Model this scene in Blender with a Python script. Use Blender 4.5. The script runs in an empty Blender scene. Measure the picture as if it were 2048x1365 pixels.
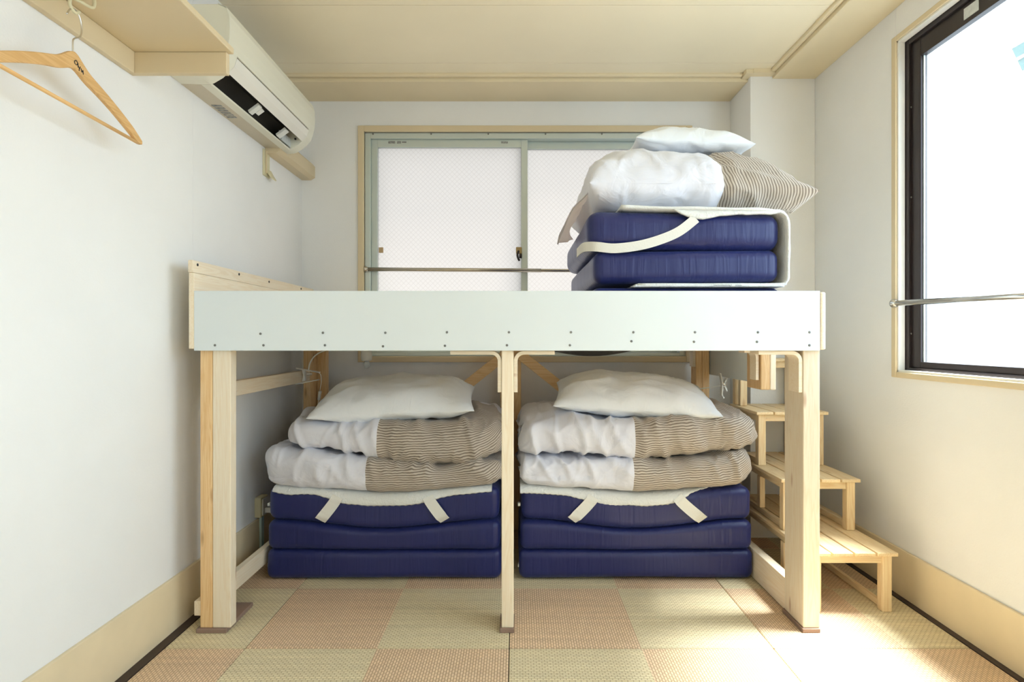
import bpy, bmesh, math, random
import numpy as np
from mathutils import Vector, Matrix, noise

sc = bpy.context.scene
C = sc.collection
random.seed(7)

# ------------------------------------------------------------------ camera
F = 1109.0; VX = 1033.0; VY = 678.0           # focal length and vanishing point in pixels of the 2048 x 1365 frame
cam_d = bpy.data.cameras.new('camera')
cam_d.sensor_fit = 'HORIZONTAL'; cam_d.sensor_width = 36.0
cam_d.lens = 36.0 * F / 2048.0
cam_d.shift_x = (1024.0 - VX) / 2048.0
cam_d.shift_y = (VY - 682.5) / 2048.0
cam_d.clip_start = 0.02; cam_d.clip_end = 200
cam = bpy.data.objects.new('camera', cam_d); C.objects.link(cam)
cam.location = (0, 0, 1.0); cam.rotation_euler = (math.radians(90), 0, 0)
sc.camera = cam

# ------------------------------------------------------------------ world, sun, exposure
w = bpy.data.worlds.new('daylight'); sc.world = w; w.use_nodes = True
bg = w.node_tree.nodes['Background']
bg.inputs['Strength'].default_value = 6.6
wn = w.node_tree                                   # hazy bright sky above the horizon, paler ground below it
wtc = wn.nodes.new('ShaderNodeTexCoord'); wsx = wn.nodes.new('ShaderNodeSeparateXYZ'); wrm = wn.nodes.new('ShaderNodeValToRGB')
wmr = wn.nodes.new('ShaderNodeMapRange'); wmr.inputs['From Min'].default_value = -1.0
wn.links.new(wtc.outputs['Generated'], wsx.inputs[0]); wn.links.new(wsx.outputs['Z'], wmr.inputs['Value']); wn.links.new(wmr.outputs[0], wrm.inputs['Fac'])
wrm.color_ramp.elements[0].position = 0.47; wrm.color_ramp.elements[0].color = (0.44, 0.51, 0.58, 1)
wrm.color_ramp.elements[1].position = 0.53; wrm.color_ramp.elements[1].color = (0.70, 0.85, 1.02, 1)
wn.links.new(wrm.outputs['Color'], bg.inputs['Color'])
sun_d = bpy.data.lights.new('sun', 'SUN'); sun_d.energy = 31.0; sun_d.angle = math.radians(20); sun_d.color = (0.95, 0.98, 1.0)
sun = bpy.data.objects.new('sun', sun_d); C.objects.link(sun)
d = Vector((-0.37, -0.05, -0.93)); sun.rotation_euler = d.to_track_quat('-Z', 'Y').to_euler(); sun.location = (4, 1, 5)

def portal(name, loc, rot, sx, sy):
    l = bpy.data.lights.new(name, 'AREA'); l.shape = 'RECTANGLE'; l.size = sx; l.size_y = sy
    l.cycles.is_portal = True
    o = bpy.data.objects.new(name, l); C.objects.link(o); o.location = loc; o.rotation_euler = rot
portal('window_portal_right', (1.64, 1.315, 1.52), (0, math.radians(90), 0), 1.32, 1.74)
portal('window_portal_rear', (1.64, -0.85, 1.52), (0, math.radians(90), 0), 1.32, 1.74)
portal('window_portal_back', (0.047, 3.17, 1.52), (math.radians(-90), 0, 0), 1.80, 1.28)

sc.view_settings.view_transform = 'Standard'
sc.view_settings.look = 'None'
sc.view_settings.gamma = 1.0
sc.view_settings.use_curve_mapping = False
sc.view_settings.exposure = 0.32

# ------------------------------------------------------------------ materials
def mat(name):
    m = bpy.data.materials.new(name); m.use_nodes = True
    nt = m.node_tree
    return m, nt, nt.nodes['Principled BSDF']
def N(nt, t, **kw):
    n = nt.nodes.new(t)
    for k, v in kw.items(): setattr(n, k, v)
    return n
def L(nt, a, b): nt.links.new(a, b)
def ramp(nt, stops):
    r = N(nt, 'ShaderNodeValToRGB'); e = r.color_ramp.elements
    while len(e) < len(stops): e.new(0.5)
    for el, (p, c) in zip(e, stops): el.position = p; el.color = (*c, 1)
    return r
def bump(nt, b, height, strength, dist=0.01):
    n = N(nt, 'ShaderNodeBump'); n.inputs['Strength'].default_value = strength; n.inputs['Distance'].default_value = dist
    L(nt, height, n.inputs['Height']); L(nt, n.outputs['Normal'], b.inputs['Normal'])
    return n
def mapped(nt, scale, coord='Object', rand=False, rot=(0, 0, 0)):
    tc = N(nt, 'ShaderNodeTexCoord'); mp = N(nt, 'ShaderNodeMapping')
    mp.inputs['Scale'].default_value = scale; mp.inputs['Rotation'].default_value = rot
    L(nt, tc.outputs[coord], mp.inputs['Vector'])
    if rand:
        oi = N(nt, 'ShaderNodeObjectInfo'); mu = N(nt, 'ShaderNodeMath', operation='MULTIPLY'); mu.inputs[1].default_value = 13.7
        L(nt, oi.outputs['Random'], mu.inputs[0]); L(nt, mu.outputs[0], mp.inputs['Location'])
    return mp
MATS = {}
def simple(name, col, rough=0.5, metal=0.0, var=0.04, vscale=3.0, bscale=0, bstr=0.1, spec=0.5, bdist=0.002):
    m, nt, b = mat(name)
    mp = mapped(nt, (1, 1, 1)); nz = N(nt, 'ShaderNodeTexNoise'); nz.inputs['Scale'].default_value = vscale; nz.inputs['Detail'].default_value = 4
    L(nt, mp.outputs[0], nz.inputs['Vector'])
    lo = tuple(c * (1 - var) for c in col); hi = tuple(min(1, c * (1 + var)) for c in col)
    r = ramp(nt, [(0.3, lo), (0.7, hi)]); L(nt, nz.outputs['Fac'], r.inputs['Fac']); L(nt, r.outputs['Color'], b.inputs['Base Color'])
    b.inputs['Roughness'].default_value = rough; b.inputs['Metallic'].default_value = metal
    b.inputs['Specular IOR Level'].default_value = spec
    if bscale:
        n2 = N(nt, 'ShaderNodeTexNoise'); n2.inputs['Scale'].default_value = bscale; n2.inputs['Detail'].default_value = 3
        L(nt, mp.outputs[0], n2.inputs['Vector']); bump(nt, b, n2.outputs['Fac'], bstr, bdist)
    MATS[name] = m
    return m
simple('wallpaper', (0.89, 0.882, 0.868), 0.75, var=0.02, bscale=160, bstr=0.25)
simple('ceiling_board', (0.92, 0.82, 0.61), 0.6, var=0.02, bscale=60, bstr=0.05)
simple('ceiling_trim', (0.80, 0.68, 0.46), 0.5, var=0.03)
simple('cream_paint', (0.74, 0.61, 0.40), 0.45, var=0.03)
simple('skirting', (0.84, 0.70, 0.47), 0.5, var=0.05, vscale=6)
simple('dark_edge', (0.055, 0.035, 0.025), 0.6)
simple('subfloor', (0.10, 0.065, 0.035), 0.8)
simple('melamine', (0.76, 0.81, 0.82), 0.35, var=0.012)
simple('ac_plastic', (0.80, 0.78, 0.66), 0.4, var=0.02)
simple('ac_strip', (0.84, 0.81, 0.74), 0.4, var=0.02)
simple('ac_under', (0.62, 0.55, 0.42), 0.45, var=0.03)
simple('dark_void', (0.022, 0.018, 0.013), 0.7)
simple('aluminium', (0.60, 0.66, 0.63), 0.35, metal=0.35, var=0.03)
simple('bronze_frame', (0.035, 0.026, 0.026), 0.35, metal=0.3, var=0.1)
simple('rod_metal', (0.55, 0.50, 0.42), 0.25, metal=0.9)
simple('chrome', (0.75, 0.74, 0.72), 0.2, metal=1.0)
simple('screw_metal', (0.20, 0.20, 0.19), 0.4, metal=0.7)
simple('white_plastic', (0.80, 0.79, 0.74), 0.4, var=0.02)
simple('cream_plastic', (0.72, 0.66, 0.44), 0.45, var=0.03)
simple('pale_blue_plastic', (0.50, 0.66, 0.66), 0.45)
simple('felt_pad', (0.30, 0.20, 0.15), 0.9, var=0.1, bscale=200, bstr=0.4)
simple('strap', (0.83, 0.81, 0.74), 0.8, var=0.03, bscale=220, bstr=0.3)
simple('black_ink', (0.02, 0.02, 0.02), 0.6)
simple('grey_print', (0.30, 0.30, 0.29), 0.6, var=0.5, vscale=90)
simple('sticker', (0.62, 0.64, 0.62), 0.5, var=0.1, vscale=60)
simple('latch_brass', (0.35, 0.26, 0.13), 0.35, metal=0.7)
simple('tan_tape', (0.66, 0.47, 0.27), 0.7)
simple('concrete', (0.55, 0.56, 0.55), 0.85, var=0.08, bscale=20)
simple('grey_cloth', (0.16, 0.15, 0.14), 0.9, var=0.25, vscale=12, bscale=40, bstr=0.3)
simple('teal_screen', (0.012, 0.07, 0.055), 0.6, var=0.15)

def wood(name, axis, light, dark, knot):
    m, nt, b = mat(name)
    s = [16.0, 16.0, 16.0]; s[axis] = 0.9
    mp = mapped(nt, s, rand=True)
    nz = N(nt, 'ShaderNodeTexNoise'); nz.inputs['Scale'].default_value = 2.2; nz.inputs['Detail'].default_value = 6; nz.inputs['Distortion'].default_value = 0.6
    L(nt, mp.outputs[0], nz.inputs['Vector'])
    wv = N(nt, 'ShaderNodeMath', operation='MULTIPLY'); wv.inputs[1].default_value = 9.0; L(nt, nz.outputs['Fac'], wv.inputs[0])
    fr = N(nt, 'ShaderNodeMath', operation='PINGPONG'); fr.inputs[1].default_value = 0.5; L(nt, wv.outputs[0], fr.inputs[0])
    r = ramp(nt, [(0.0, dark), (0.35, light), (1.0, tuple(min(1, c * 1.05) for c in light))]); L(nt, fr.outputs[0], r.inputs['Fac'])
    s2 = [13.0, 13.0, 13.0]; s2[axis] = 3.6
    mp2 = mapped(nt, s2, rand=True)
    vo = N(nt, 'ShaderNodeTexVoronoi'); vo.inputs['Scale'].default_value = 1.0; L(nt, mp2.outputs[0], vo.inputs['Vector'])
    kr = ramp(nt, [(0.0, (0.8, 0.8, 0.8)), (0.07, (0.5, 0.5, 0.5)), (0.13, (0, 0, 0))]); L(nt, vo.outputs['Distance'], kr.inputs['Fac'])
    mx = N(nt, 'ShaderNodeMix', data_type='RGBA'); L(nt, kr.outputs['Color'], mx.inputs['Factor'])
    L(nt, r.outputs['Color'], mx.inputs['A']); mx.inputs['B'].default_value = (*knot, 1)
    oi = N(nt, 'ShaderNodeObjectInfo'); hv = N(nt, 'ShaderNodeHueSaturation')
    mr = N(nt, 'ShaderNodeMapRange'); mr.inputs['To Min'].default_value = 0.90; mr.inputs['To Max'].default_value = 1.08
    L(nt, oi.outputs['Random'], mr.inputs['Value']); L(nt, mr.outputs[0], hv.inputs['Value']); L(nt, mx.outputs['Result'], hv.inputs['Color'])
    L(nt, hv.outputs['Color'], b.inputs['Base Color'])
    b.inputs['Roughness'].default_value = 0.55
    bump(nt, b, fr.outputs[0], 0.08, 0.002)
    MATS[name] = m
for ax, s in enumerate('xyz'):
    wood('pine_' + s, ax, (0.90, 0.78, 0.60), (0.86, 0.71, 0.51), (0.42, 0.19, 0.07))
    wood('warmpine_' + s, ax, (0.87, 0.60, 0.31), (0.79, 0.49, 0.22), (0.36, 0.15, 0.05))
    wood('stairpine_' + s, ax, (0.88, 0.69, 0.42), (0.81, 0.58, 0.31), (0.62, 0.36, 0.15))
wood('hanger_wood', 1, (0.83, 0.52, 0.22), (0.74, 0.43, 0.16), (0.50, 0.22, 0.08))

def fabric(name, col, bscale=420, bstr=0.15, wr=9.0, wrs=0.35, rough=0.9, sheen=0.2):
    m, nt, b = mat(name)
    b.inputs['Base Color'].default_value = (*col, 1); b.inputs['Roughness'].default_value = rough
    b.inputs['Sheen Weight'].default_value = sheen; b.inputs['Specular IOR Level'].default_value = 0.25
    mp = mapped(nt, (1, 1, 1))
    n1 = N(nt, 'ShaderNodeTexNoise'); n1.inputs['Scale'].default_value = wr; n1.inputs['Detail'].default_value = 3; n1.inputs['Distortion'].default_value = 1.6
    L(nt, mp.outputs[0], n1.inputs['Vector'])
    b1 = N(nt, 'ShaderNodeBump'); b1.inputs['Strength'].default_value = wrs; b1.inputs['Distance'].default_value = 0.02; L(nt, n1.outputs['Fac'], b1.inputs['Height'])
    n2 = N(nt, 'ShaderNodeTexNoise'); n2.inputs['Scale'].default_value = bscale; L(nt, mp.outputs[0], n2.inputs['Vector'])
    b2 = N(nt, 'ShaderNodeBump'); b2.inputs['Strength'].default_value = bstr; b2.inputs['Distance'].default_value = 0.001; L(nt, n2.outputs['Fac'], b2.inputs['Height'])
    L(nt, b1.outputs['Normal'], b2.inputs['Normal']); L(nt, b2.outputs['Normal'], b.inputs['Normal'])
    MATS[name] = m
    return m, nt, b
fabric('duvet_white', (0.80, 0.80, 0.87))
m, nt, b = fabric('duvet_thin', (0.74, 0.71, 0.73))
o_ = [n for n in nt.nodes if n.type == 'OUTPUT_MATERIAL'][0]; tl = N(nt, 'ShaderNodeBsdfTranslucent'); tl.inputs['Color'].default_value = (0.95, 0.90, 0.90, 1)
mxs = N(nt, 'ShaderNodeMixShader'); mxs.inputs['Fac'].default_value = 0.8; L(nt, b.outputs[0], mxs.inputs[1]); L(nt, tl.outputs[0], mxs.inputs[2]); L(nt, mxs.outputs[0], o_.inputs['Surface'])
fabric('pillow_white', (0.88, 0.91, 0.95))
fabric('pad_white', (0.82, 0.82, 0.78), wr=60, wrs=0.3)
# striped linen
m, nt, b = fabric('linen_stripe', (0.5, 0.4, 0.3), wrs=0.3)
uv = N(nt, 'ShaderNodeUVMap'); uv.uv_map = 'UVMap'
mp = N(nt, 'ShaderNodeMapping'); mp.inputs['Scale'].default_value = (1, 1, 1); L(nt, uv.outputs[0], mp.inputs[0])
wob = N(nt, 'ShaderNodeTexNoise'); wob.inputs['Scale'].default_value = 22; wob.inputs['Detail'].default_value = 2; L(nt, mp.outputs[0], wob.inputs['Vector'])
sx = N(nt, 'ShaderNodeSeparateXYZ'); L(nt, mp.outputs[0], sx.inputs[0])
ad = N(nt, 'ShaderNodeMath', operation='MULTIPLY_ADD'); L(nt, wob.outputs['Fac'], ad.inputs[0]); ad.inputs[1].default_value = 0.012; L(nt, sx.outputs['Y'], ad.inputs[2])
ml = N(nt, 'ShaderNodeMath', operation='MULTIPLY'); ml.inputs[1].default_value = 105.0; L(nt, ad.outputs[0], ml.inputs[0])
pp = N(nt, 'ShaderNodeMath', operation='PINGPONG'); pp.inputs[1].default_value = 0.5; L(nt, ml.outputs[0], pp.inputs[0])
r = ramp(nt, [(0.12, (0.24, 0.19, 0.15)), (0.30, (0.60, 0.53, 0.45))]); L(nt, pp.outputs[0], r.inputs['Fac']); L(nt, r.outputs['Color'], b.inputs['Base Color'])
# navy mattress cover: satin with fine vertical puckers
m, nt, b = mat('navy_cover'); MATS['navy_cover'] = m
b.inputs['Base Color'].default_value = (0.014, 0.020, 0.115, 1); b.inputs['Roughness'].default_value = 0.38
b.inputs['Sheen Weight'].default_value = 0.12; b.inputs['Sheen Tint'].default_value = (0.5, 0.6, 1, 1); b.inputs['Specular IOR Level'].default_value = 0.45
mp = mapped(nt, (34, 34, 3.0)); n1 = N(nt, 'ShaderNodeTexNoise'); n1.inputs['Scale'].default_value = 1.0; n1.inputs['Detail'].default_value = 2; n1.inputs['Distortion'].default_value = 0.8
L(nt, mp.outputs[0], n1.inputs['Vector']); bump(nt, b, n1.outputs['Fac'], 0.30, 0.010)

# woven rush matting: checks of 0.427 m, weave direction turning from check to check
def tatami():
    m, nt, b = mat('woven_rush'); MATS['woven_rush'] = m
    tc = N(nt, 'ShaderNodeTexCoord')
    mp = N(nt, 'ShaderNodeMapping'); mp.inputs['Location'].default_value = (0.0235 + 5 * 0.42675, -1.79 + 8 * 0.42675, 0); L(nt, tc.outputs['Object'], mp.inputs[0])
    ck = N(nt, 'ShaderNodeTexChecker'); ck.inputs['Scale'].default_value = 1 / 0.42675
    mpz = N(nt, 'ShaderNodeMapping'); mpz.inputs['Scale'].default_value = (1, 1, 0); mpz.inputs['Location'].default_value = (0, 0, 0.05); L(nt, mp.outputs[0], mpz.inputs[0])
    L(nt, mpz.outputs[0], ck.inputs['Vector'])
    def weave(rot, c1, c2, mo):
        q = N(nt, 'ShaderNodeMapping'); q.inputs['Rotation'].default_value = (0, 0, rot); L(nt, mpz.outputs[0], q.inputs[0])
        br = N(nt, 'ShaderNodeTexBrick'); br.offset = 0.5; br.offset_frequency = 2
        for k, v in (('Scale', 1.0), ('Mortar Size', 0.0018), ('Mortar Smooth', 0.6), ('Bias', 0.0), ('Brick Width', 0.017), ('Row Height', 0.0085)): br.inputs[k].default_value = v
        br.inputs['Color1'].default_value = (*c1, 1); br.inputs['Color2'].default_value = (*c2, 1); br.inputs['Mortar'].default_value = (*mo, 1)
        L(nt, q.outputs[0], br.inputs['Vector'])
        return br
    a = weave(0.0, (0.90, 0.79, 0.54), (0.82, 0.71, 0.47), (0.54, 0.42, 0.24))
    c = weave(math.pi / 2, (0.90, 0.68, 0.46), (0.82, 0.60, 0.40), (0.50, 0.33, 0.19))
    mx = N(nt, 'ShaderNodeMix', data_type='RGBA'); L(nt, ck.outputs['Fac'], mx.inputs['Factor']); L(nt, a.outputs['Color'], mx.inputs['A']); L(nt, c.outputs['Color'], mx.inputs['B'])
    st = N(nt, 'ShaderNodeTexNoise'); st.inputs['Scale'].default_value = 1.0; st.inputs['Detail'].default_value = 3
    q = N(nt, 'ShaderNodeMapping'); q.inputs['Scale'].default_value = (2.0, 45.0, 1); L(nt, mpz.outputs[0], q.inputs[0]); L(nt, q.outputs[0], st.inputs['Vector'])
    hv = N(nt, 'ShaderNodeHueSaturation'); mr = N(nt, 'ShaderNodeMapRange'); mr.inputs['To Min'].default_value = 0.8; mr.inputs['To Max'].default_value = 1.2
    L(nt, st.outputs['Fac'], mr.inputs['Value']); L(nt, mr.outputs[0], hv.inputs['Value']); L(nt, mx.outputs['Result'], hv.inputs['Color']); L(nt, hv.outputs['Color'], b.inputs['Base Color'])
    fm = N(nt, 'ShaderNodeMix', data_type='FLOAT'); L(nt, ck.outputs['Fac'], fm.inputs['Factor']); L(nt, a.outputs['Fac'], fm.inputs['A']); L(nt, c.outputs['Fac'], fm.inputs['B'])
    iv = N(nt, 'ShaderNodeMath', operation='SUBTRACT'); iv.inputs[0].default_value = 1.0; L(nt, fm.outputs['Result'], iv.inputs[1])
    bump(nt, b, iv.outputs[0], 0.45, 0.002); b.inputs['Roughness'].default_value = 0.5; b.inputs['Specular IOR Level'].default_value = 0.4
tatami()

def wire_glass(name, transp, tcol, ax, wire=0.5):
    """ax: the two in-plane axes; diamond wire grid embedded in bright frosted glass"""
    m = bpy.data.materials.new(name); m.use_nodes = True; nt = m.node_tree; nt.nodes.clear(); MATS[name] = m
    out = N(nt, 'ShaderNodeOutputMaterial'); tc = N(nt, 'ShaderNodeTexCoord'); sp = N(nt, 'ShaderNodeSeparateXYZ'); L(nt, tc.outputs['Object'], sp.inputs[0])
    def line(sign):
        s = N(nt, 'ShaderNodeMath', operation='MULTIPLY_ADD'); L(nt, sp.outputs[ax[1]], s.inputs[0]); s.inputs[1].default_value = sign; L(nt, sp.outputs[ax[0]], s.inputs[2])
        p = N(nt, 'ShaderNodeMath', operation='PINGPONG'); p.inputs[1].default_value = 0.0135; L(nt, s.outputs[0], p.inputs[0])
        lt = N(nt, 'ShaderNodeMath', operation='LESS_THAN'); lt.inputs[1].default_value = 0.0014; L(nt, p.outputs[0], lt.inputs[0])
        return lt
    mxw = N(nt, 'ShaderNodeMath', operation='MAXIMUM'); L(nt, line(1.0).outputs[0], mxw.inputs[0]); L(nt, line(-1.0).outputs[0], mxw.inputs[1])
    cm = N(nt, 'ShaderNodeMix', data_type='RGBA'); cm.inputs['A'].default_value = (*tcol, 1); cm.inputs['B'].default_value = (*[c * wire for c in tcol], 1); L(nt, mxw.outputs[0], cm.inputs['Factor'])
    tl = N(nt, 'ShaderNodeBsdfTranslucent'); L(nt, cm.outputs['Result'], tl.inputs['Color'])
    tr = N(nt, 'ShaderNodeBsdfTransparent'); tr.inputs['Color'].default_value = (0.95, 0.97, 0.96, 1)
    mx = N(nt, 'ShaderNodeMixShader'); mx.inputs['Fac'].default_value = transp; L(nt, tl.outputs[0], mx.inputs[1]); L(nt, tr.outputs[0], mx.inputs[2])
    gl = N(nt, 'ShaderNodeBsdfGlossy'); gl.inputs['Roughness'].default_value = 0.15
    m2 = N(nt, 'ShaderNodeMixShader'); m2.inputs['Fac'].default_value = 0.04; L(nt, mx.outputs[0], m2.inputs[1]); L(nt, gl.outputs[0], m2.inputs[2])
    L(nt, m2.outputs[0], out.inputs['Surface'])
wire_glass('glass_back', 0.05, (0.42, 0.375, 0.335), ('X', 'Z'), 0.86)
wire_glass('glass_right', 0.93, (0.40, 0.41, 0.41), ('Y', 'Z'), 0.8)

# ------------------------------------------------------------------ mesh helpers
ORG = {}
def wloc(o): return ORG.get(o.name, Vector((0, 0, 0)))
def make(name, verts, faces, material, parent=None, smooth=False, uvs=None, bevel=0.0, org=None):
    """one mesh object; verts are world coordinates"""
    me = bpy.data.meshes.new(name)
    o0 = wloc(parent) if parent else (Vector(org) if org else Vector((0, 0, 0)))
    me.from_pydata([tuple(Vector(v) - o0) for v in verts], [], [tuple(f) for f in faces])
    if uvs is not None:
        lay = me.uv_layers.new(name='UVMap')
        for lp in me.loops: lay.data[lp.index].uv = uvs[lp.vertex_index]
    if bevel > 0:
        bm = bmesh.new(); bm.from_mesh(me)
        bmesh.ops.bevel(bm, geom=[e for e in bm.edges], offset=bevel, segments=2, profile=0.5, affect='EDGES', clamp_overlap=True)
        bm.to_mesh(me); bm.free()
    me.validate()
    if smooth:
        for p in me.polygons: p.use_smooth = True
    me.materials.append(MATS[material])
    ob = bpy.data.objects.new(name, me); C.objects.link(ob)
    if parent: ob.parent = parent
    elif org: ob.location = org
    ORG[ob.name] = o0
    return ob
def thing(name, label, cat, loc, group=None, kind=None):
    o = bpy.data.objects.new(name, None); C.objects.link(o); o.location = loc; o.empty_display_size = 0.05
    ORG[o.name] = Vector(loc)
    return tag(o, label, cat, group, kind)
def tag(o, label, cat, group=None, kind=None):
    o['label'] = label; o['category'] = cat
    if group: o['group'] = group
    if kind: o['kind'] = kind
    return o
BF = [(0, 3, 2, 1), (4, 5, 6, 7), (0, 1, 5, 4), (1, 2, 6, 5), (2, 3, 7, 6), (3, 0, 4, 7)]
def bv(x0, x1, y0, y1, z0, z1):
    return [(x0, y0, z0), (x1, y0, z0), (x1, y1, z0), (x0, y1, z0), (x0, y0, z1), (x1, y0, z1), (x1, y1, z1), (x0, y1, z1)]
def box(name, x0, x1, y0, y1, z0, z1, material, parent=None, bevel=0.002, org=None):
    if material in ('pine', 'warmpine', 'stairpine'):
        dd = (x1 - x0, y1 - y0, z1 - z0); material += '_' + 'xyz'[dd.index(max(dd))]
    return make(name, bv(x0, x1, y0, y1, z0, z1), BF, material, parent, bevel=min(bevel, 0.3 * min(x1 - x0, y1 - y0, z1 - z0)), org=org)
def boxes(name, lst, material, parent=None, org=None):
    V = []; Fc = []
    for b_ in lst:
        n = len(V); V += bv(*b_); Fc += [tuple(i + n for i in f) for f in BF]
    return make(name, V, Fc, material, parent, org=org)
def prism(name, poly, axis, a0, a1, material, parent=None, bevel=0.0, smooth=False):
    """extrude a 2-D polygon along an axis; poly in the two other axes in xyz order"""
    def p3(p, a):
        q = list(p); q.insert(axis, a); return tuple(q)
    n = len(poly); V = [p3(p, a0) for p in poly] + [p3(p, a1) for p in poly]
    Fc = [tuple(range(n - 1, -1, -1)), tuple(range(n, 2 * n))] + [(i, (i + 1) % n, n + (i + 1) % n, n + i) for i in range(n)]
    ob = make(name, V, Fc, material, parent, bevel=bevel)
    bm = bmesh.new(); bm.from_mesh(ob.data); bmesh.ops.recalc_face_normals(bm, faces=bm.faces); bm.to_mesh(ob.data); bm.free()
    return ob
def smooth_path(pts, k=6):
    pts = [Vector(p) for p in pts]; out = []
    for i in range(len(pts) - 1):
        p0 = pts[max(i - 1, 0)]; p1 = pts[i]; p2 = pts[i + 1]; p3 = pts[min(i + 2, len(pts) - 1)]
        for j in range(k):
            t = j / k
            out.append(0.5 * ((2 * p1) + (-p0 + p2) * t + (2 * p0 - 5 * p1 + 4 * p2 - p3) * t * t + (-p0 + 3 * p1 - 3 * p2 + p3) * t ** 3))
    out.append(pts[-1]); return out
def tube(name, pts, r, material, parent=None, seg=10, curve=True, org=None):
    P = smooth_path(pts) if curve and len(pts) > 2 else [Vector(p) for p in pts]
    V = []; Fc = []; n = len(P); up = None
    for i, p in enumerate(P):
        t = (P[min(i + 1, n - 1)] - P[max(i - 1, 0)]).normalized()
        if up is None: up = t.orthogonal().normalized()
        up = (up - t * up.dot(t)).normalized(); s = t.cross(up)
        rr = r[min(i, len(r) - 1)] if isinstance(r, (list, tuple)) else r
        for k in range(seg):
            a = 2 * math.pi * k / seg; V.append(p + (up * math.cos(a) + s * math.sin(a)) * rr)
    for i in range(n - 1):
        for k in range(seg):
            a = i * seg + k; b_ = i * seg + (k + 1) % seg; Fc.append((a, b_, b_ + seg, a + seg))
    Fc.append(tuple(range(seg - 1, -1, -1))); Fc.append(tuple(range((n - 1) * seg, n * seg)))
    return make(name, V, Fc, material, parent, smooth=True, org=org)
def lathe(name, prof, origin, axis, material, parent=None, seg=20):
    """prof: (radius, distance along axis)"""
    a = Vector(axis).normalized(); u = a.orthogonal().normalized(); v = a.cross(u); o = Vector(origin); V = []; Fc = []
    for (r_, h) in prof:
        for k in range(seg):
            t = 2 * math.pi * k / seg; V.append(o + a * h + (u * math.cos(t) + v * math.sin(t)) * r_)
    for i in range(len(prof) - 1):
        for k in range(seg):
            p = i * seg + k; q = i * seg + (k + 1) % seg; Fc.append((p, q, q + seg, p + seg))
    Fc.append(tuple(range(seg - 1, -1, -1))); Fc.append(tuple(range((len(prof) - 1) * seg, len(prof) * seg)))
    return make(name, V, Fc, material, parent, smooth=True)
def nz(p, s, seed=0.0): return noise.noise(Vector((p[0] * s + seed, p[1] * s - seed * 0.7, p[2] * s + seed * 1.3)))
def ridge(p, s, seed=0.0): return 1.0 - abs(noise.noise(Vector((p[0] * s[0] + seed, p[1] * s[1] - seed, p[2] * s[2] + seed * 0.5)))) * 2.0

# ------------------------------------------------------------------ room shell
XL, XR, YB, YF, ZC = -1.18, 1.50, 3.05, -2.20, 2.339
ZS = 2.306                        # underside of the ceiling border boards
WB = (-0.836, 0.930, 0.904, 2.136)     # back window opening (x0,x1,z0,z1)
WR = (0.45, 2.18, 0.870, 2.170)        # right window opening (y0,y1,z0,z1)
WR2 = (-1.715, 0.015, 0.870, 2.170)    # its twin further along the same wall, behind the viewer
T = 0.14
floor = tag(make('floor', bv(XL - T, XR + T, YF - T, YB + T, -0.08, -0.012), BF, 'subfloor'), 'woven rush mat flooring laid in square checks of green and brown', 'floor', kind='structure')
tag(box('wall_left', XL - T, XL, YF - T, YB + T, -0.012, ZC + 0.1, 'wallpaper', bevel=0), 'plain white papered wall with the air conditioner and hanger', 'wall', kind='structure')
tag(boxes('wall_back', [(XL, WB[0], YB, YB + T, -0.012, ZC + 0.1), (WB[1], XR, YB, YB + T, -0.012, ZC + 0.1), (WB[0], WB[1], YB, YB + T, -0.012, WB[2]), (WB[0], WB[1], YB, YB + T, WB[3], ZC + 0.1)], 'wallpaper'), 'white papered wall around the wide frosted window behind the bed', 'wall', kind='structure')
tag(boxes('wall_right', [(XR, XR + T, YF, WR2[0], -0.012, ZC + 0.1), (XR, XR + T, WR2[1], WR[0], -0.012, ZC + 0.1), (XR, XR + T, WR[1], YB + T, -0.012, ZC + 0.1)] + [(XR, XR + T, q_[0], q_[1], a_, b_) for q_ in (WR, WR2) for a_, b_ in ((-0.012, WR[2]), (WR[3], ZC + 0.1))], 'wallpaper'), 'warm white papered wall holding the dark framed window', 'wall', kind='structure')
tag(box('wall_front', XL - T, XR + T, YF - T, YF, -0.012, ZC + 0.1, 'wallpaper', bevel=0), 'white papered wall behind the viewer', 'wall', kind='structure')
XC, YC = 1.175, 2.785
tag(box('column', XC, XR, YC, YB, -0.012, ZC, 'wallpaper', bevel=0.003), 'white papered corner pillar behind the stairs', 'pillar', kind='structure')
# thin wallpaper joints
for nm, par, b_ in (('wallpaper_joint', 'wall_left', (XL, XL + 0.0006, 2.02, 2.0212, 0.18, 2.33)), ('wallpaper_joint', 'wall_back', (-0.888, -0.887, YB - 0.0006, YB, 0.18, 2.3)),
                    ('wallpaper_joint', 'wall_right', (XR - 0.0006, XR, 2.19, 2.191, 2.18, 2.33)), ('wallpaper_joint', 'wall_back', (-1.18, -0.88, YB - 0.0006, YB, 1.858, 1.8588))):
    boxes(nm, [b_], 'wallpaper', bpy.data.objects[par])
# mats
xs = [-1.137, -0.877, -0.0235, 0.830, 1.466]; ys = [YF + 0.03, -1.624, -0.7705, 0.083, 0.9365, 1.79, 2.6435, 3.01]
for i in range(4):
    for j in range(7):
        box('mat', xs[i] + 0.0012, xs[i + 1] - 0.0012, ys[j] + 0.0012, ys[j + 1] - 0.0012, -0.012, 0.0, 'woven_rush', floor, bevel=0.0025)
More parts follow.
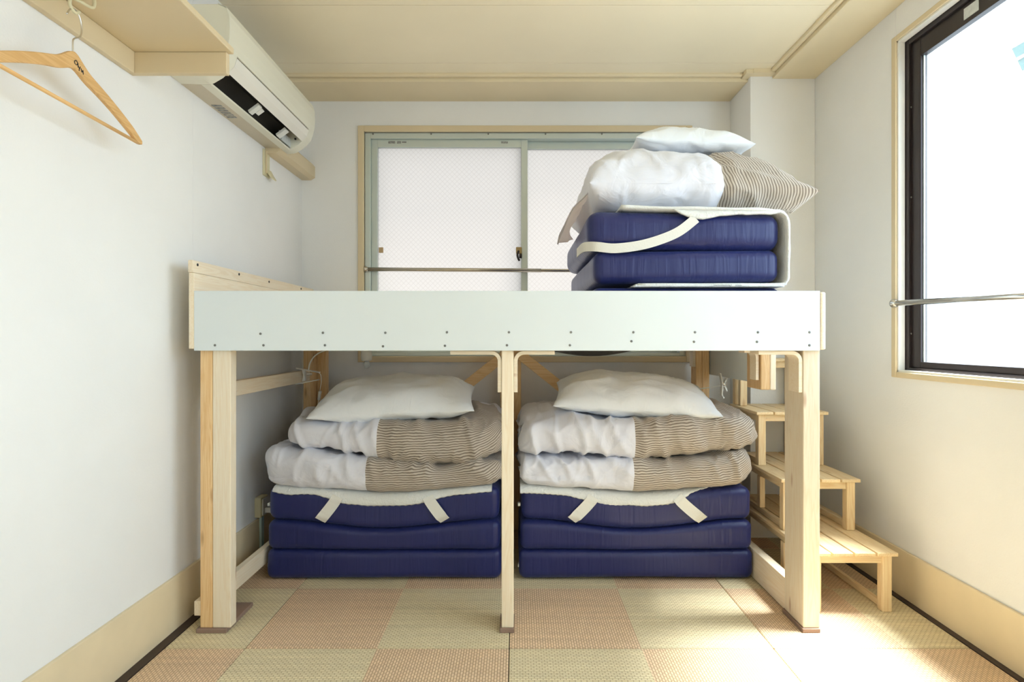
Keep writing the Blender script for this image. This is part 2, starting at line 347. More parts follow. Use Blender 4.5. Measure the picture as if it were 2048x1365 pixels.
# skirtings and dark edge strips
BH = 0.183
for nm, b_, lab in (('baseboard_left', (XL, XL + 0.012, YF, YB, 0.0, BH), 'tall cream skirting board along the hanger wall'),
                    ('baseboard_right', (XR - 0.012, XR, YF, YC, 0.0, BH), 'tall cream skirting board under the dark framed window'),
                    ('baseboard_back', (XL + 0.012, XC, YB - 0.012, YB, 0.0, BH), 'cream skirting board behind the folded bedding')):
    tag(box(nm, *b_, 'skirting', bevel=0.002), lab, 'skirting', kind='structure')
for nm, b_, lab in (('trim_1', (XL, xs[0], YF, YB, -0.012, 0.003), 'dark brown edge strip along the floor under the hanger wall'),
                    ('trim_2', (xs[4], XR, YF, YC, -0.012, 0.003), 'dark brown edge strip along the floor beside the stairs')):
    tag(box(nm, *b_, 'dark_edge', bevel=0.001), lab, 'trim', kind='structure')
# ceiling: panels with joints
ceil = tag(box('ceiling', XL - T, XR + T, YF - T, YB + T, ZC + 0.008, ZC + 0.1, 'dark_edge', bevel=0), 'beige panelled ceiling with straight dark joints', 'ceiling', kind='structure')
yy = [2.86, 2.695, 2.226, 1.757, 1.288, 0.819, 0.35, -0.119, -0.588, -1.057, -1.526, -1.995, YF]
for a, c in zip(yy[1:], yy[:-1]):
    box('ceiling_panel', XL, 1.262, a + 0.0015, c - 0.0015, ZC, ZC + 0.008, 'ceiling_board', ceil, bevel=0.0012)
def struct(ob, lab, cat='trim'): return tag(ob, lab, cat, kind='structure')
struct(box('trim_3', 1.285, XR, YF, YC, ZS, ZC + 0.02, 'ceiling_trim'), 'wide cream ceiling border board above the dark framed window')
struct(box('trim_4', 1.262, 1.285, YF, 2.745, ZS + 0.018, ZC + 0.02, 'ceiling_trim', bevel=0.006), 'narrow rounded ceiling moulding beside the window border board')
struct(box('trim_5', XL, XC, 2.815, YB, ZS, ZC + 0.02, 'ceiling_trim'), 'cream ceiling border board above the frosted window')
struct(box('trim_6', XL, 1.14, 2.790, 2.815, ZS + 0.018, ZC + 0.02, 'ceiling_trim', bevel=0.006), 'narrow rounded ceiling moulding in front of the frosted window border')
struct(boxes('trim_7', [(1.14, XC, 2.75, 2.815, ZS + 0.012, ZC + 0.02), (XC, 1.285, 2.745, YC, ZS + 0.012, ZC + 0.02)], 'ceiling_trim'), 'small stepped ceiling moulding wrapping the corner pillar')
# hidden wall rail at the far end of the air conditioner
struct(prism('trim_8', [(XL, 1.872), (XL + 0.05, 1.872), (XL + 0.072, 1.885), (XL + 0.072, 1.945), (XL + 0.06, 1.96), (XL, 1.96)], 1, 2.60, YB, 'cream_paint'), 'cream wooden wall rail emerging behind the air conditioner')

# ------------------------------------------------------------------ back window
w1 = thing('window_1', 'wide frosted sliding window with pale aluminium frame and cream casing', 'window', (0.047, YB, WB[2]), kind='structure')
cx0, cx1, cz0, cz1 = -0.869, 0.963, 0.871, 2.169
for b_ in ((cx0, WB[0], cz0, cz1), (WB[1], cx1, cz0, cz1), (WB[0], WB[1], WB[3], cz1), (WB[0], WB[1], cz0, WB[2])):
    box('casing', b_[0], b_[1], YB - 0.016, YB + 0.03, b_[2], b_[3], 'cream_paint', w1, bevel=0.003)
fr = 0.032; x0, x1, z0, z1 = WB
for b_ in ((x0, x0 + fr, z0, z1), (x1 - fr, x1, z0, z1), (x0 + fr, x1 - fr, z1 - fr, z1), (x0 + fr, x1 - fr, z0, z0 + fr * 0.6)):
    box('window_frame', b_[0], b_[1], YB + 0.004, YB + 0.11, b_[2], b_[3], 'aluminium', w1, bevel=0.002)
def sash(xa, xb, za, zb, yc, sl, sr, st, glass):
    s = box('sash', xa, xa + sl, yc - 0.013, yc + 0.013, za, zb, 'aluminium', w1, bevel=0.002)
    box('stile', xb - sr, xb, yc - 0.013, yc + 0.013, za, zb, 'aluminium', s, bevel=0.002)
    box('top_rail', xa + sl, xb - sr, yc - 0.012, yc + 0.012, zb - st, zb, 'aluminium', s, bevel=0.002)
    box('bottom_rail', xa + sl, xb - sr, yc - 0.012, yc + 0.012, za, za + 0.02, 'aluminium', s, bevel=0.002)
    box('pane', xa + sl, xb - sr, yc + 0.002, yc + 0.005, za + 0.02, zb - st, glass, s, bevel=0)
    return s
sA = sash(x0 + fr, 0.062, z0 + 0.019, z1 - fr, YB + 0.035, 0.034, 0.036, 0.042, 'glass_back')
sB = sash(0.022, x1 - fr, z0 + 0.019, z1 - fr, YB + 0.068, 0.036, 0.034, 0.040, 'glass_back')
boxes('label_print', [(-0.71, -0.672, YB + 0.0215, YB + 0.0225, 2.083, 2.096), (-0.662, -0.64, YB + 0.0215, YB + 0.0225, 2.083, 2.096), (-0.635, -0.61, YB + 0.0215, YB + 0.0225, 2.086, 2.094)], 'grey_print', sA)
boxes('label_print', [(-0.085, -0.048, YB + 0.0215, YB + 0.0225, 2.083, 2.094)], 'grey_print', sA)
box('tape', -0.765, -0.741, YB + 0.028, YB + 0.037, 1.478, 1.508, 'tan_tape', sA, bevel=0.001)
lk = box('latch', -0.003, 0.030, YB + 0.010, YB + 0.0215, 1.47, 1.507, 'latch_brass', sA, bevel=0.003)
tube('latch_lever', [(0.012, YB + 0.006, 1.485), (0.005, YB - 0.002, 1.462), (0.010, YB - 0.004, 1.44), (0.016, YB, 1.43)], 0.006, 'bronze_frame', sA, seg=8)
box('latch_hub', 0.014, 0.03, YB - 0.002, YB + 0.02, 1.444, 1.468, 'bronze_frame', sA, bevel=0.004)
for k, xx in enumerate((-0.79, -0.47, -0.155, 0.16, 0.47, 0.78)):
    lathe('screw', [(0.0045, 0), (0.0045, 0.003), (0.002, 0.004)], (xx, YB + 0.004, 2.128), (0, -1, 0), 'screw_metal', w1, seg=8)

# ------------------------------------------------------------------ right window
def side_window(name, label, y0, y1, z0, z1, near):
    w2 = thing(name, label, 'window', (XR, (y0 + y1) / 2, z0), kind='structure')
    for b_ in ((y0 - 0.026, y0, z0 - 0.022, z1 + 0.022), (y1, y1 + 0.026, z0 - 0.022, z1 + 0.022), (y0, y1, z1, z1 + 0.022), (y0, y1, z0 - 0.022, z0)):
        box('casing', XR - 0.010, XR + 0.028, b_[0], b_[1], b_[2], b_[3], 'cream_paint', w2, bevel=0.003)
    for b_ in ((y0, y0 + 0.008, z0, z1), (y1 - 0.008, y1, z0, z1), (y0, y1, z1 - 0.008, z1), (y0, y1, z0, z0 + 0.008)):
        box('jamb_lining', XR - 0.004, XR + 0.022, b_[0], b_[1], b_[2], b_[3], 'ac_strip', w2, bevel=0.001)
    fr = 0.026
    for b_ in ((y0, y0 + fr, z0, z1), (y1 - fr, y1, z0, z1), (y0 + fr, y1 - fr, z1 - fr, z1), (y0 + fr, y1 - fr, z0, z0 + 0.018)):
        box('window_frame', XR + 0.024, XR + 0.094, b_[0], b_[1], b_[2], b_[3], 'bronze_frame', w2, bevel=0.002)
    def sash_r(ya, yb, za, zb, xc):
        s = box('sash', xc - 0.014, xc + 0.014, yb - 0.060, yb, za, zb, 'bronze_frame', w2, bevel=0.003)
        box('stile', xc - 0.014, xc + 0.014, ya, ya + 0.04, za, zb, 'bronze_frame', s, bevel=0.003)
        box('top_rail', xc - 0.013, xc + 0.013, ya + 0.04, yb - 0.060, zb - 0.075, zb, 'bronze_frame', s, bevel=0.002)
        box('bottom_rail', xc - 0.013, xc + 0.013, ya + 0.04, yb - 0.060, za, za + 0.024, 'bronze_frame', s, bevel=0.002)
        box('bead', xc - 0.004, xc + 0.002, yb - 0.064, yb - 0.060, za + 0.024, zb - 0.075, 'aluminium', s, bevel=0.001)
        box('pane', xc + 0.003, xc + 0.006, ya + 0.04, yb - 0.060, za + 0.024, zb - 0.075, 'glass_right', s, bevel=0)
        return s
    ym = (y0 + y1) / 2
    sR = sash_r(ym - 0.025, y1 - fr + 0.012, z0 + 0.018, z1 - fr + 0.008, XR + 0.048)
    sash_r(y0 + fr - 0.012, ym + 0.025, z0 + 0.018, z1 - fr + 0.008, XR + 0.078)
    if near:
        box('sticker', XR + 0.0325, XR + 0.0345, 1.84, 1.90, z1 - 0.078, z1 - 0.040, 'sticker', sR, bevel=0)
        for zz in (1.90, 1.55, 1.02):
            lathe('screw', [(0.004, 0), (0.004, 0.002), (0.0015, 0.003)], (XR + 0.034, y1 - fr, zz), (0, -1, 0), 'screw_metal', w2, seg=8)
side_window('window_2', 'tall dark bronze framed window blown out by daylight beside the stairs', *WR, True)
side_window('window_3', 'dark bronze framed window behind the viewer', *WR2, False)

# ------------------------------------------------------------------ tension rods
def rod(name, a, b_, r, label, m):
    t = thing(name, label, 'rod', a)
    a = Vector(a); b_ = Vector(b_); dd = (b_ - a).normalized(); ln = (b_ - a).length
    tube('pole', [a, b_], r, m, t, seg=14, curve=False)
    tube('sleeve', [a, a + dd * ln * 0.55], r * 1.18, m, t, seg=14, curve=False)
    lathe('flange', [(r * 1.9, 0), (r * 1.9, 0.006), (r * 1.5, 0.012), (r * 1.25, 0.02)], a, dd, m, t)
    lathe('flange', [(r * 1.9, 0), (r * 1.9, 0.006), (r * 1.5, 0.012), (r * 1.25, 0.02)], b_, -dd, m, t)
rod('curtain_rod', (-0.834, YB - 0.006, 1.382), (0.928, YB - 0.006, 1.370), 0.0092, 'thin brass toned tension rod across the frosted window', 'rod_metal')
rod('curtain_rod', (XR - 0.018, WR[1] - 0.001, 1.139), (XR - 0.018, WR[0] + 0.001, 1.095), 0.0092, 'chrome tension rod across the dark framed window', 'chrome')

# ------------------------------------------------------------------ loft bed
bed = thing('loft_bed', 'low pine loft bed with white front board, posts and curved brackets', 'bed', (0, 1.89, 0))
BY = 1.872
fb = box('front_board', -1.089, 1.025, BY, BY + 0.016, 0.9595, 1.162, 'melamine', bed, bevel=0.0015)
sme = None
for (px, py) in [(521, 668), (646, 666), (771, 666), (894, 665), (1018, 665), (1142, 665), (1267, 665), (1390, 665), (1516, 665), (1619, 665),
                 (430, 691), (527, 691), (650, 691), (766, 693), (890, 692), (1014, 691), (1140, 691), (1263, 683), (1388, 684), (1514, 684), (1619, 691)]:
    X = (px - VX) * BY / F; Z = 1 - (py - VY) * BY / F
    if sme is None:
        s = lathe('screw', [(0.0042, 0), (0.0042, 0.0012), (0.0025, 0.002)], (0, 1.89, 0), (0, -1, 0), 'screw_metal', fb, seg=8); sme = s.data
        s.location = (X, BY - 1.89, Z)
    else:
        s = bpy.data.objects.new('screw', sme); C.objects.link(s); s.parent = fb; s.location = (X, BY - 1.89, Z)
box('front_beam', -1.07, 1.015, BY + 0.016, BY + 0.054, 0.962, 1.05, 'pine', bed)
# side boards
lb = box('side_board', -1.107, -1.090, BY - 0.004, 2.98, 1.224, 1.266, 'pine', bed, bevel=0.002)
box('side_board', -1.107, -1.089, BY, 2.98, 0.966, 1.2235, 'pine', bed, bevel=0.002)
for (px, py) in [(395, 530), (478, 549), (538, 564), (602, 578)]:
    Y = -1.090 * F / (px - VX); Z = 1 - (py - VY) * Y / F
    lathe('screw', [(0.005, 0), (0.005, 0.0014), (0.003, 0.002)], (-1.090, Y, Z), (1, 0, 0), 'black_ink', lb, seg=8)
box('side_board', 1.0255, 1.044, BY - 0.003, 2.24, 0.963, 1.158, 'pine', bed, bevel=0.006)
# platform slats
box('platform', -1.085, 1.0, BY + 0.056, 2.96, 1.022, 1.05, 'pine', bed)
box('back_beam', -1.085, 1.0, 2.90, 2.94, 0.965, 1.021, 'pine', bed)
# posts
def post(x0, x1, y0, y1, z0, z1, m='pine', foot=None):
    p = box('post', x0, x1, y0, y1, z0, z1, m, bed, bevel=0.003)
    if foot: box('foot_pad', *foot, 0.0, z0, 'felt_pad', p, bevel=0.002)
    return p
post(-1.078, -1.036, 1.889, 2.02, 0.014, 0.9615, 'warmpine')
post(-1.0355, -0.974, 1.889, 1.929, 0.014, 0.9615, 'pine', (-1.088, -0.985, 1.880, 2.075))
post(-0.051, -0.010, 1.889, 1.985, 0.014, 0.9615, 'pine', (-0.057, -0.008, 1.882, 1.99))
post(0.977, 1.034, 1.889, 2.022, 0.014, 0.9615, 'pine', (0.972, 1.032, 1.882, 2.03))
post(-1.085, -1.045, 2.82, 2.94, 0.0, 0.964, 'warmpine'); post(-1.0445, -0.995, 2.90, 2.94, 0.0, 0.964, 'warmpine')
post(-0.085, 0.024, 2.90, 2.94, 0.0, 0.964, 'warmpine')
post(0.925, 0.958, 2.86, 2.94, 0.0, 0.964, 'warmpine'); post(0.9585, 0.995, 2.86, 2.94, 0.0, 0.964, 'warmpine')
# side rails
box('side_rail', -1.078, -1.050, 2.021, 2.819, 0.785, 0.842, 'pine', bed)
box('side_rail', -1.105, -1.079, 1.90, 2.94, 0.05, 0.10, 'pine', bed)
box('side_rail', -1.078, -1.052, 2.021, 2.819, 0.055, 0.122, 'pine', bed)
box('stub_post', -1.0785, -1.040, 2.0205, 2.06, 0.843, 0.964, 'pine', bed)
box('side_rail', 0.985, 1.022, 2.0225, 2.94, 0.004, 0.122, 'pine', bed)
# side panel and hanging block by the stairs
box('side_panel', 1.000, 1.016, 2.405, 2.895, 0.815, 1.16, 'melamine', bed)
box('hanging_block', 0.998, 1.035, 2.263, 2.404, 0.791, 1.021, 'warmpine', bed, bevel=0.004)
box('hanging_block', 1.0355, 1.060, 2.263, 2.404, 0.791, 1.021, 'pine', bed, bevel=0.004)
# diagonal braces behind
def brace(xa, za, xb, zb, wd, m='warmpine_x'):
    a = Vector((xa, 0, za)); c = Vector((xb, 0, zb)); n = (c - a).normalized(); q = Vector((-n.z, 0, n.x)) * wd / 2
    poly = [(a + q), (c + q), (c - q), (a - q)]
    prism('brace', [(p.x, p.z) for p in poly], 1, 2.868, 2.899, m, bed, bevel=0.002)
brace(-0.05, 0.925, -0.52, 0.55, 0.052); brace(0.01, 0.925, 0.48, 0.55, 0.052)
# bent plywood brackets: profile in x-z, width along y
def bracket(xp, sgn, ztop, arm, drop, y0, y1, th=0.013, rr=0.035, m='pine_x'):
    """xp: face of the post; the arm runs in direction sgn along the top"""
    outer = [(xp, ztop - drop)]
    inner = [(xp + sgn * th, ztop - drop)]
    for k in range(9):
        a = math.pi / 2 * k / 8
        outer.append((xp + sgn * (rr - rr * math.cos(a)), ztop - rr + rr * math.sin(a)))
        ri = rr - th
        inner.append((xp + sgn * (rr - ri * math.cos(a)), ztop - rr + ri * math.sin(a)))
    outer.append((xp + sgn * arm, ztop)); inner.append((xp + sgn * arm, ztop - th))
    prism('bracket', outer + inner[::-1], 1, y0, y1, m, bed, bevel=0.0015)
bracket(-0.0515, -1, 0.9585, 0.175, 0.142, 1.893, 1.955)
bracket(-0.0095, 1, 0.9585, 0.140, 0.142, 1.893, 1.955)
bracket(0.9765, -1, 0.9585, 0.150, 0.142, 1.893, 1.965)
bracket(0.995, -1, 0.955, 0.06, 0.125, 2.275, 2.335, rr=0.03)
bracket(0.9245, -1, 0.955, 0.06, 0.10, 2.862, 2.92, rr=0.03)

# ------------------------------------------------------------------ step stairs
st = thing('step_stairs', 'pale pine stairs of four slatted steps between bed and window wall', 'stairs', (1.2275, 2.4, 0))
SX0, SX1, SYB = 1.066, 1.386, 2.778
lv = [(2.025, 0.222), (2.245, 0.434), (2.475, 0.675), (2.675, 0.904)]
zp = 0.0
for li, (yf, zt) in enumerate(lv):
    th = 0.014; n = 4; gap = 0.006; wsl = (SX1 - SX0 - gap * (n - 1)) / n
    for k in range(n):
        xa = SX0 + k * (wsl + gap)
        box('slat', xa, xa + wsl, yf - 0.014, SYB, zt - th, zt, 'stairpine', st, bevel=0.003)
    lg = 0.034; zl = zt - th - 0.0005; xi0, xi1 = SX0 + 0.014, SX1 - 0.014
    for xa in (xi0, xi1 - lg):
        for ya in (yf, SYB - lg - 0.004):
            if li == 3 and ya > yf + 0.01: ya = SYB - 0.03; 
            if li == 3: ya = min(ya, SYB - 0.034)
            box('leg', xa, xa + lg, ya, ya + (lg if li < 3 else 0.028), zp + 0.0005, zl, 'stairpine', st, bevel=0.003)
        xr = xa + (0.006 if xa == xi0 else lg - 0.022)
        box('side_apron', xr, xr + 0.016, yf + lg + 0.0005, SYB - lg - 0.006, zl - 0.032, zl, 'stairpine', st, bevel=0.002)
        if li < 3: box('foot_rail', xr, xr + 0.016, yf + lg + 0.0005, SYB - lg - 0.006, zp + 0.001, zp + 0.026, 'stairpine', st, bevel=0.002)
    box('front_apron', xi0 + lg + 0.0005, xi1 - lg - 0.0005, yf + 0.006, yf + 0.024, zl - 0.030, zl, 'stairpine', st, bevel=0.002)
    if li < 3: box('mid_leg', xi0 + 0.002, xi0 + 0.026, yf + 0.22, yf + 0.25, zp + 0.0265, zl - 0.0325, 'stairpine', st, bevel=0.003)
    zp = zt

# ------------------------------------------------------------------ wall shelf
sh = thing('wall_shelf', 'cream painted wooden shelf with cleats below near the ceiling', 'shelf', (XL, 0.6, 1.81))
box('board', XL, -0.868, YF + 0.02, 1.705, 1.874, 1.893, 'cream_paint', sh, bevel=0.003)
box('wall_cleat', XL, XL + 0.019, YF + 0.02, 1.686, 1.808, 1.8735, 'cream_paint', sh)
box('end_cleat', XL, -0.882, 1.6865, 1.705, 1.808, 1.8735, 'cream_paint', sh)
# cup hook
def pw(px, py, X):
    Y = X * F / (px - VX); return (X, Y, 1 - (py - VY) * Y / F)
hkX = -1.085
hook = tag(tube('cup_hook', [(hkX, 1.425, 1.8735), (hkX, 1.425, 1.858), (hkX, 1.415, 1.846), (hkX, 1.372, 1.838), (hkX, 1.352, 1.832), (hkX, 1.347, 1.818), (hkX, 1.352, 1.806), (hkX, 1.366, 1.803), (hkX, 1.376, 1.812)], 0.0038, 'cream_plastic', seg=10, org=(hkX, 1.40, 1.8735)),
           'cream coated cup hook screwed under the wall shelf', 'hook')
# hanger
hg = thing('coat_hanger', 'wooden coat hanger with crossbar hanging below the wall shelf', 'hanger', (hkX, 1.356, 1.55))
def hanger_arm():
    top = []; bot = []
    cy, cz = 1.356, 1.703
    for k in range(-22, 23):
        t = k / 22.0; a = abs(t)
        drop = 0.022 * (1 - math.exp(-(a / 0.13) ** 2)) + 0.105 * a ** 1.35 + 0.012 * max(0, a - 0.85) * 3
        wdt = 0.030 - 0.006 * a + 0.012 * math.exp(-(a / 0.16) ** 2)
        if a > 0.93: wdt *= 1 - (a - 0.93) * 8
        y = cy + t * 0.245
        top.append((y, cz - drop)); bot.append((y, cz - drop - wdt))
    return top + bot[::-1]
body = prism('shoulder_bar', hanger_arm(), 0, hkX - 0.006, hkX + 0.006, 'hanger_wood', hg, bevel=0.0025)
tube('crossbar', [(hkX, 1.356 - 0.232, 1.575), (hkX, 1.356 + 0.232, 1.562)], 0.0048, 'hanger_wood', hg, curve=False)
tube('wire_hook', [(hkX, 1.356, 1.698), (hkX, 1.356, 1.728), (hkX, 1.362, 1.738), (hkX, 1.378, 1.751), (hkX, 1.384, 1.772), (hkX, 1.379, 1.796), (hkX, 1.364, 1.8095), (hkX, 1.348, 1.802), (hkX, 1.338, 1.785)], 0.0019, 'chrome', hg, seg=8)
lx = hkX + 0.0068
mk = [[(1.363, 1.684), (1.358, 1.688), (1.353, 1.684), (1.354, 1.679), (1.360, 1.678), (1.363, 1.684), (1.364, 1.674)],
      [(1.364, 1.679), (1.368, 1.673), (1.371, 1.679), (1.368, 1.672), (1.367, 1.667)], [(1.373, 1.676), (1.376, 1.668), (1.379, 1.674), (1.380, 1.664)]]
for s_ in mk: tube('ink_mark', [(lx, a, b_ - 0.006) for a, b_ in s_], 0.0009, 'black_ink', body, seg=5)

# ------------------------------------------------------------------ air conditioner
ac = thing('air_conditioner', 'cream wall mounted air conditioner with open louvre', 'air conditioner', (XL, 2.28, 1.893))
A0, A1 = 1.885, 2.680
def acp(d_, z): return (XL + d_, z)
lower = [acp(0.0, 1.896), acp(0.075, 1.893), acp(0.105, 1.894)]
front = [acp(0.168, 1.934), acp(0.188, 1.957), acp(0.198, 1.985), acp(0.203, 2.02), acp(0.205, 2.06), acp(0.203, 2.10), acp(0.192, 2.128), acp(0.165, 2.14), acp(0.0, 2.14)]
# end caps: full profile, body shells between
full = lower + [acp(0.118, 1.898), acp(0.15, 1.917)] + front
ENDN, ENDF = 1.950, 2.622
cap = prism('end_cap', full, 1, A0, ENDN, 'ac_plastic', ac, bevel=0.003)
prism('end_cap', full, 1, ENDF, A1, 'ac_plastic', ac, bevel=0.003)
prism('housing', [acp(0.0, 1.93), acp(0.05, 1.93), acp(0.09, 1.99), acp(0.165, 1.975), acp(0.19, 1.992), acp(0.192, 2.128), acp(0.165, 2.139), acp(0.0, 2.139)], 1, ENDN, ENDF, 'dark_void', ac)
prism('bottom_plate', [acp(0, 1.8965), acp(0.072, 1.8935), acp(0.072, 1.9295), acp(0, 1.9295)], 1, ENDN, ENDF, 'ac_under', ac)
prism('lower_lip', [acp(0.0725, 1.893), acp(0.105, 1.894), acp(0.110, 1.898), acp(0.0725, 1.925)], 1, ENDN, ENDF, 'ac_plastic', ac)
prism('upper_strip', [acp(0.166, 1.934), acp(0.188, 1.957), acp(0.198, 1.986), acp(0.190, 1.988), acp(0.166, 1.974), acp(0.150, 1.955)], 1, ENDN, ENDF, 'ac_strip', ac)
prism('front_panel', [acp(0.1985, 1.993), acp(0.2045, 2.02), acp(0.2065, 2.06), acp(0.2045, 2.10), acp(0.194, 2.129), acp(0.165, 2.1425), acp(0.165, 2.1395), acp(0.1925, 2.1285), acp(0.1925, 1.9925)], 1, A0 - 0.001, A1 + 0.001, 'ac_plastic', ac, bevel=0.001)
for yv, tk in ((2.215, 0.028), (2.47, 0.036)):
    prism('vane', [acp(0.111, 1.904), acp(0.152, 1.934), acp(0.147, 1.944), acp(0.106, 1.914)], 1, yv, yv + tk, 'white_plastic', ac, bevel=0.001)
prism('vane_arm', [acp(0.125, 1.912), acp(0.150, 1.930), acp(0.143, 1.94), acp(0.120, 1.922)], 1, 2.2435, 2.268, 'white_plastic', ac, bevel=0.001)
prism('duct_wall', [acp(0.1, 1.91), acp(0.112, 1.905), acp(0.112, 1.945), acp(0.1, 1.95)], 1, 2.52, ENDF, 'sticker', ac)
boxes('rating_print', [(XL + 0.012, XL + 0.05, 2.12 + 0.022 * k, 2.134 + 0.022 * k, 1.8938, 1.8945) for k in range(6)], 'grey_print', ac)
lathe('screw', [(0.005, 0), (0.005, 0.003)], (XL + 0.135, ENDF - 0.0005, 1.945), (0, -1, 0), 'black_ink', ac, seg=8)
# bracket below
wb = thing('remote_holder', 'cream plastic bracket hanging from the wall below the air conditioner', 'bracket', (XL, 2.62, 1.74))
box('back_plate', XL, XL + 0.006, 2.575, 2.640, 1.762, 1.885, 'cream_plastic', wb, bevel=0.002)
prism('lip', [(XL + 0.006, 1.79), (XL + 0.016, 1.772), (XL + 0.030, 1.752), (XL + 0.034, 1.756), (XL + 0.020, 1.778), (XL + 0.009, 1.80)], 1, 2.600, 2.650, 'cream_plastic', wb, bevel=0.001)
box('ridge', XL + 0.0062, XL + 0.012, 2.592, 2.602, 1.775, 1.88, 'cream_paint', wb, bevel=0.001)

# ------------------------------------------------------------------ soft things
def sample_edges(h, r, n):
    """1-D samples over [-h, h] with extra points in the rounded edges"""
    e = [h - r * (1 - math.cos(a)) for a in np.linspace(0, math.pi / 2, 6)]
    e = [h - r + r * math.sin(a) for a in np.linspace(math.pi / 2, 0, 6)]
    mid = np.linspace(-(h - r), h - r, n)[1:-1]
    return sorted([-v for v in e]) + list(mid) + sorted(e)
def soft_box(name, c, size, r, material, parent, disp=None, n=(44, 30, 8)):
    h = [s / 2 for s in size]; rr = [min(r, 0.48 * s) for s in size]; rm = min(rr)
    S = [sample_edges(h[i], rm, n[i]) for i in range(3)]
    idx = {}; V = []; Fc = []
    def vid(p):
        key = tuple(round(q, 6) for q in p)
        if key not in idx:
            q = [max(-(h[i] - rm), min(h[i] - rm, p[i])) for i in range(3)]
            dv = Vector([p[i] - q[i] for i in range(3)])
            w = Vector(q) + (dv.normalized() * rm if dv.length > 1e-9 else Vector((0, 0, 0)))
            w = w + Vector(c)
            if disp: w = disp(w)
            idx[key] = len(V); V.append(w)
        return idx[key]
    for ax in range(3):
        a, b_ = [(1, 2), (2, 0), (0, 1)][ax]
        for sgn in (-1, 1):
            for i in range(len(S[a]) - 1):
                for j in range(len(S[b_]) - 1):
                    q = []
                    for (ii, jj) in ((i, j), (i + 1, j), (i + 1, j + 1), (i, j + 1)):
                        p = [0, 0, 0]; p[ax] = sgn * h[ax]; p[a] = S[a][ii]; p[b_] = S[b_][jj]; q.append(vid(p))
                    Fc.append(q if sgn > 0 else q[::-1])
    return make(name, V, Fc, material, parent, smooth=True)
def sgnbump(t): return 0.5 * (1 + math.cos(math.pi * max(-1, min(1, t))))

def flat_strip(name, pts, wdir, width, material, parent, th=0.0025, off=None):
    """ribbon through pts; wdir list or vector across the ribbon"""
    P = smooth_path(pts, 5); V = []; Fc = []
    n = len(P)
    for i, p in enumerate(P):
        t = (P[min(i + 1, n - 1)] - P[max(i - 1, 0)]).normalized()
        wv = Vector(wdir); wv = (wv - t * wv.dot(t)).normalized() * width / 2
        nn = t.cross(wv).normalized() * th / 2
        V += [p - wv - nn, p + wv - nn, p + wv + nn, p - wv + nn]
    for i in range(n - 1):
        for k in range(4):
            a = i * 4 + k; b_ = i * 4 + (k + 1) % 4; Fc.append((a, b_, b_ + 4, a + 4))
    Fc += [(3, 2, 1, 0), tuple((n - 1) * 4 + k for k in range(4))]
    return make(name, V, Fc, material, parent, smooth=False)

